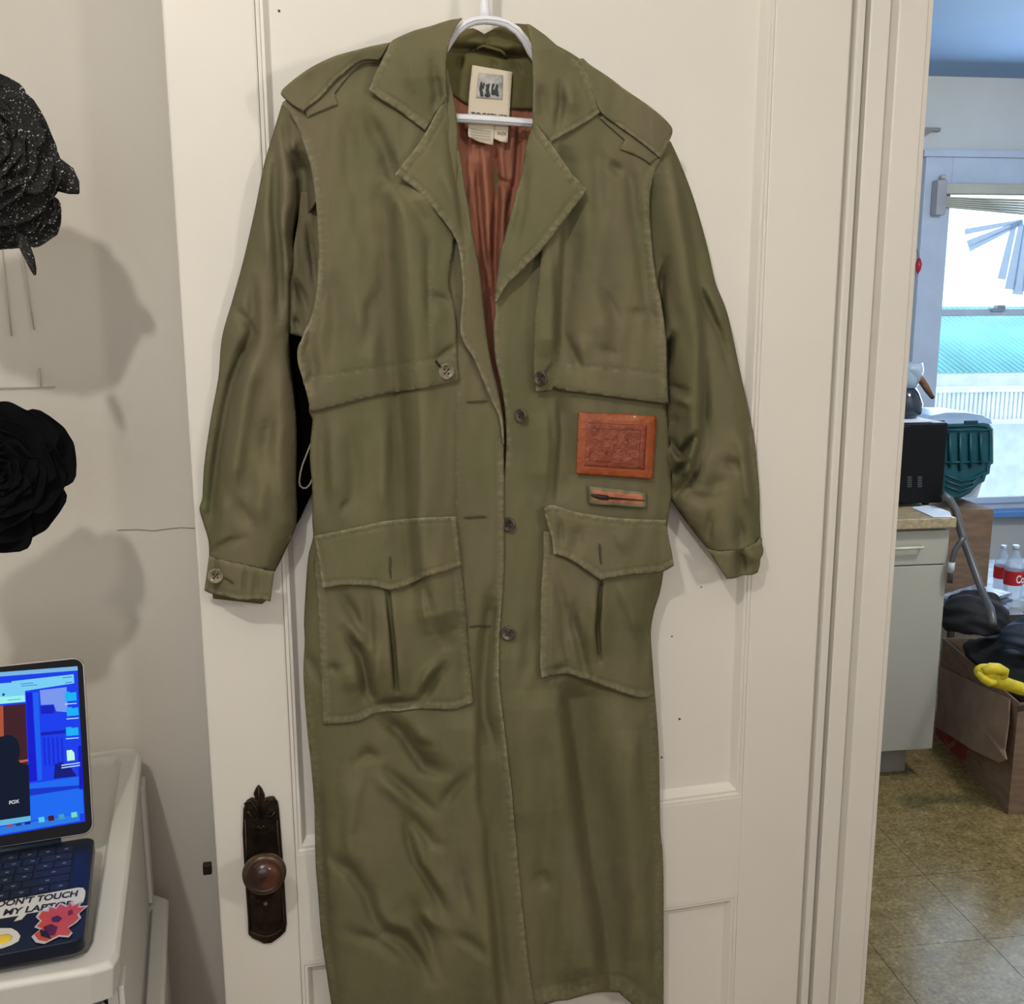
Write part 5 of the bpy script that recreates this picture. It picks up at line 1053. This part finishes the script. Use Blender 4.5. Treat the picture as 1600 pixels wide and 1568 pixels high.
# soda bottles
def bottle(px, Y, s, label, lettering):
    c = hy(px, 925, Y); cx_, cy_ = float(c[0]), Y; z0 = TZ
    r = empty('soda_bottle', (cx_, cy_, z0), label, 'bottle', None)
    prof = [(.030, 0), (.040, .006), (.041, .03), (.039, .05), (.043, .075), (.043, .15), (.041, .175), (.032, .205), (.019, .232), (.0135, .245), (.0135, .268)]
    prof = [(a*s, b*s) for a, b in prof]
    MB().lathe((cx_, cy_, z0), (0, 0, 1), prof, 28).build('body', mat('bottle_clear_plastic', (.55, .70, .90, 1), .08, alpha=.38, spec=.8), r, True)
    lbm = MB(); n = 28; vs = []
    for z in (.078*s, .148*s):
        for j in range(n): vs.append((cx_+.0436*s*math.cos(2*math.pi*j/n), cy_+.0436*s*math.sin(2*math.pi*j/n), z0+z))
    lbm.add(vs, [(j, (j+1) % n, n+(j+1) % n, n+j) for j in range(n)]); lb_ = lbm.build('label', mat('bottle_label_red', (.50, .015, .02, 1), .4, var=.05), r, True)
    MB().lathe((cx_, cy_, z0+.252*s), (0, 0, 1), [(.0155*s, 0), (.0158*s, .018*s), (.013*s, .020*s)], 18).build('cap', mat('cap_pale', (.55, .66, .80, 1), .4), r, True)
    if lettering:
        t = text_obj('label_lettering', lettering, (cx_-.014*s, cy_-.0452*s, z0+.092*s), (1, 0, 0), (0, 0, 1), .040*s, mat('label_white', (.78, .75, .78, 1), .5), lb_, .0, .044*s, .03)
    return r
sB = 1.0
Yb_ = YB-.02
bs = float(hy(1580, 852, Yb_)[2]-TZ)/.27
bottle(1581, Yb_, bs, 'soda bottle with red label, pale cap, nearest by the cardboard box', 'Co')
bottle(1562, Yb_+.13, bs*.86, 'shorter soda bottle half hidden behind the red labelled one', '')
bottle(1607, Yb_+.02, bs*.92, 'soda bottle cut by the right edge of the view', 'Co')
# magazines heap
mg = [((1478, 915), (1530, 922), (1536, 908), (1500, 893), (1482, 896)), ((1478, 922), (1540, 925), (1545, 912), (1485, 900))]
for k in range(4):
    zz = .42+.018*k; cxm, cym = float(hy(1506, 912, YB-.16)[0])+.01*k, YB-.20
    a = .2*k-.1; w_, d_ = .13, .075
    cor = [(cxm+w_*x*math.cos(a)-d_*y*math.sin(a), cym+w_*x*math.sin(a)+d_*y*math.cos(a), zz) for x, y in ((-1, -1), (1, -1), (1, 1), (-1, 1))]
    o = fixn(MB().prism(cor, (0, 0, .013)).build('magazine', mat('magazine_%d' % k, ((.16, .20, .30, 1), (.34, .42, .55, 1), (.12, .14, .22, 1), (.30, .36, .46, 1))[k], .35, var=.3, scale=30), None, bevel=.001))
    tag(o, ('bottom magazine of the heap on the stand by the cabinet', 'second lowest magazine in the heap by the cabinet', 'second highest dark magazine in the heap by the cabinet', 'topmost blue grey magazine in the heap by the cabinet')[k], 'magazine', 'magazines beside the cabinet')
stn = empty('low_stand', (cxm, cym, 0), 'low dark stand under the magazine heap beside the cabinet', 'stand')
MB().box(cxm-.15, cxm+.17, cym-.08, cym+.075, .395, .419).build('top', mat('stand_dark', (.05, .04, .04, 1), .5), stn)
for a in (cxm-.14, cxm+.14):
    for b in (cym-.07, cym+.05): MB().box(a, a+.02, b, b+.02, 0, .395).build('leg', MATS['stand_dark'], stn)
# vacuum tube
vac = empty('vacuum_wand', tuple(hy(1550, 950, YC-.1)), 'grey curved vacuum cleaner tube leaning beside the microwave', 'vacuum tube')
GT = mat('vacuum_tube_grey', (.085, .085, .09, 1), .4, .3, var=.1)
w1 = [hy(x, y, YC+.10-.004*k*k) for k, (x, y) in enumerate(((1473, 772), (1484, 780), (1493, 797), (1498, 818), (1506, 845), (1516, 872), (1528, 905), (1537, 930), (1548, 952), (1552, 975)))]
MB().tube(w1, [.011, .012, .013, .014, .0125, .0125, .0125, .0125, .0125, .012], 12).build('tube', GT, vac, True)
w2 = [hy(x, y, YC-.02) for x, y in ((1507, 838), (1499, 848), (1491, 862), (1487, 878), (1485, 895), (1484, 910))]
MB().tube(w2, .009, 10).build('hose', GT, vac, True)
MB().lathe(w2[3], w2[4]-w2[3], [(.011, 0), (.011, .035)], 12).build('hose_collar', mat('collar_pale', (.42, .46, .52, 1), .4), vac, True)
# ---- open cardboard box with a loose flap, black clothing, yellow piece
g0 = hz(1575, 1272, 0); g1 = hz(1457, 1140, 0)
hB = .30
cbx = empty('cardboard_box', tuple(g0+[.25, .25, 0]), 'open brown cardboard box with hanging flap, full of black clothing', 'box')
e1_ = (g1-g0); e1_[2] = 0; el_ = .64; e1_ = e1_/np.linalg.norm(e1_); e2_ = np.array([-e1_[1], e1_[0], 0]); e2_ = -e2_ if e2_[0] < 0 else e2_
hB = float(L and hitp(1578, 1098, np.cross(e2_, UP), float(np.cross(e2_, UP) @ g0))[2])
g_ = g0
t = .006
MB().obox(g_, e1_, e2_, UP, el_, t, hB).obox(g_+e2_*.42, e1_, e2_, UP, el_, t, hB).obox(g_+e2_*t, e1_, e2_, UP, t, .42-t, hB).obox(g_+e1_*(el_-t)+e2_*t, e1_, e2_, UP, t, .42-t, hB).obox(g_+e1_*t+e2_*t, e1_, e2_, UP, el_-2*t, .42-t, t).build('case', CARD, cbx)
nf = -e2_
pf = lambda x, y, d: hitp(x, y, nf, float(nf @ g_)+d)
fp = [(1469, 1040), (1579, 1093), (1577, 1130), (1571, 1172), (1574, 1186), (1563, 1191), (1520, 1171), (1464, 1135)]
dd = [.004, .004, .018, .028, .040, .036, .034, .030]
fo = [pf(x, y, d) for (x, y), d in zip(fp, dd)]
flp = MB(); cfl = sum(fo)/len(fo); n_ = len(fo)
flp.add([tuple(p) for p in fo]+[tuple(cfl)], [(i, (i+1) % n_, n_) for i in range(n_)])
fo_ = fixn(flp.build('flap', mat('cardboard_pale', (.245, .16, .105, 1), .8, var=.08, scale=14), cbx)); s = fo_.modifiers.new('t', 'SOLIDIFY'); s.thickness = .004
def onface(name, pts, m, d=.0008, par=cbx): return fixn(MB().prism([tuple(pf(x, y, d)) for x, y in pts], nf*.0004).build(name, m, par))
RDM = mat('print_red', (.30, .035, .02, 1), .7)
onface('red_print', [(1462, 1136), (1512, 1160), (1508, 1188), (1462, 1168)], RDM)
rw = onface('red_print_mark', [(1474, 1151), (1482, 1162), (1496, 1152), (1492, 1166), (1480, 1170)], mat('print_pinkish', (.42, .12, .09, 1), .7), .0014)
DKI = mat('print_dark', (.045, .028, .02, 1), .8)
for yy in (0, 13):
    x = 1466
    while x < 1508:
        w_ = random.uniform(3, 7); y_ = 1176+yy+(x-1466)*.50; onface('print_line', [(x, y_), (x+w_, y_+w_*.5), (x+w_, y_+w_*.5+4), (x, y_+4)], DKI, .0008); x += w_+1.6
ne = -e1_
pe = lambda x, y, d=.0008: hitp(x, y, ne, float(ne @ g_)+d)
fixn(MB().prism([tuple(pe(x, y)) for x, y in ((1590, 1103), (1606, 1100), (1606, 1109), (1590, 1112))], ne*.0004).build('print_line', DKI, cbx))
# clothing heap (one soft garment pile as separate garments)
def lump(name, cpx, Y, rx, ry, rz, m, label, cat, seed, px2=None, grp=None, zfloor=.02):
    c = hy(cpx[0], cpx[1], Y); n1, n2 = 26, 34; vs = []; rr_ = np.random.RandomState(seed); A = rr_.rand(8, 4)
    for i in range(n1):
        th = math.pi*i/(n1-1)
        for j in range(n2):
            ph = 2*math.pi*j/n2; x, y, z = math.sin(th)*math.cos(ph), math.sin(th)*math.sin(ph), math.cos(th)
            w_ = sum(math.sin((a*5+2)*x*2+(b*5+2)*y*2+(g*6+2)*z*2+d_*9) for a, b, g, d_ in A)/8
            w2_ = abs(sum(math.sin((a*9+4)*x+(b*9+4)*z*1.6+d_*20) for a, b, g, d_ in A[:4])/4)
            k = 1+.20*w_-.16*w2_; p_ = np.array((c[0]+rx*x*k, c[1]+ry*y*k, c[2]+rz*z*k))
            if p_[2] < zfloor: p_[2] = zfloor+.004*math.sin(9*ph)
            if p_[2] < hB+.012:
                a_ = float((p_-g_) @ e1_); b_ = float((p_-g_) @ e2_); a2 = min(max(a_, .014), el_-.014); b2 = min(max(b_, .014), .405)
                p_ = p_+e1_*(a2-a_)+e2_*(b2-b_)
            p_[0] = max(p_[0], cx1+.012) if p_[1] < YC+.56 else p_[0]
            vs.append(tuple(p_))
    fs = [(i*n2+j, i*n2+(j+1) % n2, (i+1)*n2+(j+1) % n2, (i+1)*n2+j) for i in range(n1-1) for j in range(n2)]
    o = fixn(MB().add(vs, fs).build(name, m, None, True)); s = o.modifiers.new('s', 'SUBSURF'); s.levels = 1; s.render_levels = 1
    tag(o, label, cat, grp); return o
BKC = mat('clothing_black', (.006, .006, .009, 1), .75, var=.4, scale=12, bump=.6, bscale=30)
BKB = mat('clothing_navy', (.010, .016, .034, 1), .7, var=.4, scale=12, bump=.6, bscale=30)
cc_ = g_+e1_*.23+e2_*.21
jc = g_+e1_*.31+e2_*.21
def at_(v, z): return project((v[0], v[1], z))
lump('black_jacket', at_(jc, hB-.02), float(jc[1]), .235, .33, .13, BKC, 'crumpled black jacket filling the open cardboard box', 'jacket', 2)
yb1 = float(g_[1])+.40; yb2 = float(g_[1])+.22
lump('black_bag', (1522, 968), yb1+.03, .125, .105, .11, BKC, 'slumped black bag on the jacket next to the cabinet', 'bag', 4, zfloor=hB+.105)
lump('navy_trousers', (1606, 1000), yb2-.02, .095, .075, .075, BKB, 'dark navy garment folded on the black jacket at the right', 'clothing', 6, zfloor=hB+.115)
# yellow sleeve-like piece
YEL = mat('yellow_fabric', (.62, .48, .015, 1), .6, var=.12, scale=25, bump=.4, bscale=60)
yg = empty('yellow_glove', tuple(hy(1560, 1060, float(g_[1])+.12)), 'bright yellow rubber glove lying on the black clothing in the box', 'glove')
yY = float(g_[1])-.015
yp = [hy(x, y, yY) for x, y in ((1523, 1050), (1532, 1048), (1545, 1052), (1556, 1062), (1572, 1068), (1590, 1074), (1606, 1079))]
yo = MB().tube(yp, [.012, .026, .034, .026, .020, .021, .021], 16).build('palm', YEL, yg, True); sm = yo.modifiers.new('s', 'SUBSURF'); sm.levels = 1; sm.render_levels = 2
yp2 = [hy(x, y, yY-.02) for x, y in ((1536, 1048), (1548, 1044), (1560, 1045), (1571, 1049), (1570, 1056), (1560, 1060))]
MB().tube(yp2, [.012, .018, .018, .013, .010, .006], 14).build('finger', YEL, yg, True)
yp3 = [hy(x, y, yY-.04) for x, y in ((1528, 1052), (1536, 1060), (1546, 1066), (1556, 1066))]
MB().tube(yp3, [.008, .012, .012, .008], 12).build('finger', YEL, yg, True)
# floor clutter behind: dark blue crate under the window
cr_ = empty('blue_crate', (4.0, KY1-.3, 0), 'dark blue crate on the floor below the kitchen window', 'crate')
MB().box(3.62, 4.2, KY1-.42, KY1-.12, 0, .50).build('case', mat('crate_blue', (.01, .03, .20, 1), .5), cr_, bevel=.01)
MB().box(3.60, 4.22, KY1-.44, KY1-.10, .50, .53).build('rim', MATS['crate_blue'], cr_, bevel=.008)

# ================================================================== OUTSIDE THE WINDOW
GY = 7.6
struct('ground_outside', MB().box(-2, 12, KY1+.2, 14, -.6, -.5), mat('ground_pale', (.7, .72, .7, 1), .8))
def E(px, py, Y=GY): return hy(px, py, Y)
aw = empty('turquoise_roof', tuple(E(1540, 540)), 'turquoise corrugated porch roof seen through the lower window', 'roof')
za1, za0 = float(E(1500, 496)[2]), float(E(1500, 582)[2]); ax0, ax1 = float(E(1471, 540)[0]), float(E(1780, 540)[0])
TQ = mat('roof_turquoise', (.26, .60, .64, 1), .5, var=.06, scale=3)
mb = MB(); n_ = 34; prof = []
for i in range(n_*6+1):
    x = ax0+(ax1-ax0)*i/(n_*6); prof.append((x, .02*math.sin(i/6*2*math.pi)))
vs = [(x+.0, GY+d, za0) for x, d in prof]+[(x-.35, GY+.8+d, za1+.08) for x, d in prof]; m_ = len(prof)
ro = MB().add(vs, [(i, i+1, m_+i+1, m_+i) for i in range(m_-1)]).build('sheet', TQ, aw, True); s = ro.modifiers.new('t', 'SOLIDIFY'); s.thickness = .01
MB().box(ax0-.1, ax1, GY-.05, GY+.03, za0-.24, za0-.01).build('fascia', mat('railing_white', (.62, .66, .70, 1), .5), aw)
RW = MATS['railing_white']
ral = empty('porch_railing', tuple(E(1530, 630, GY-.3)), 'white porch railing with thin balusters outside the kitchen window', 'railing')
yr = GY-.3
def rz_(py): return float(E(1530, py, yr)[2])
MB().box(ax0-.2, ax1, yr-.03, yr+.03, rz_(612), rz_(604)).build('top_rail', RW, ral); MB().box(ax0-.2, ax1, yr-.03, yr+.03, rz_(662), rz_(655)).build('bottom_rail', RW, ral)
bx_ = float(E(1460, 630, yr)[0]); step_ = float(E(1478, 630, yr)[0]-E(1471, 630, yr)[0]); k = 0
while bx_ < ax1:
    MB().box(bx_-.011, bx_+.011, yr-.012, yr+.012, rz_(655), rz_(612)).build('baluster', RW if True else None, ral); bx_ += step_
MB().box(ax0-.2, ax1, yr+.4, yr+.5, -.5, rz_(664)).build('porch_base', mat('porch_white_wall', (.55, .62, .66, 1), .6), ral)
for xx in (ax0+.1, ax1-.2): MB().box(xx, xx+.05, yr-.02, yr+.03, -.5, rz_(662)).build('post', RW, ral)
pb = empty('pale_house', (5.5, 10.2, -.5), 'pale house front behind the porch railing outside the window', 'house')
MB().box(2.0, 11, 10.2, 11.5, -.5, float(E(1530, 583, 10.2)[2])).build('wall', mat('house_pale', (.16, .36, .38, 1), .7), pb)
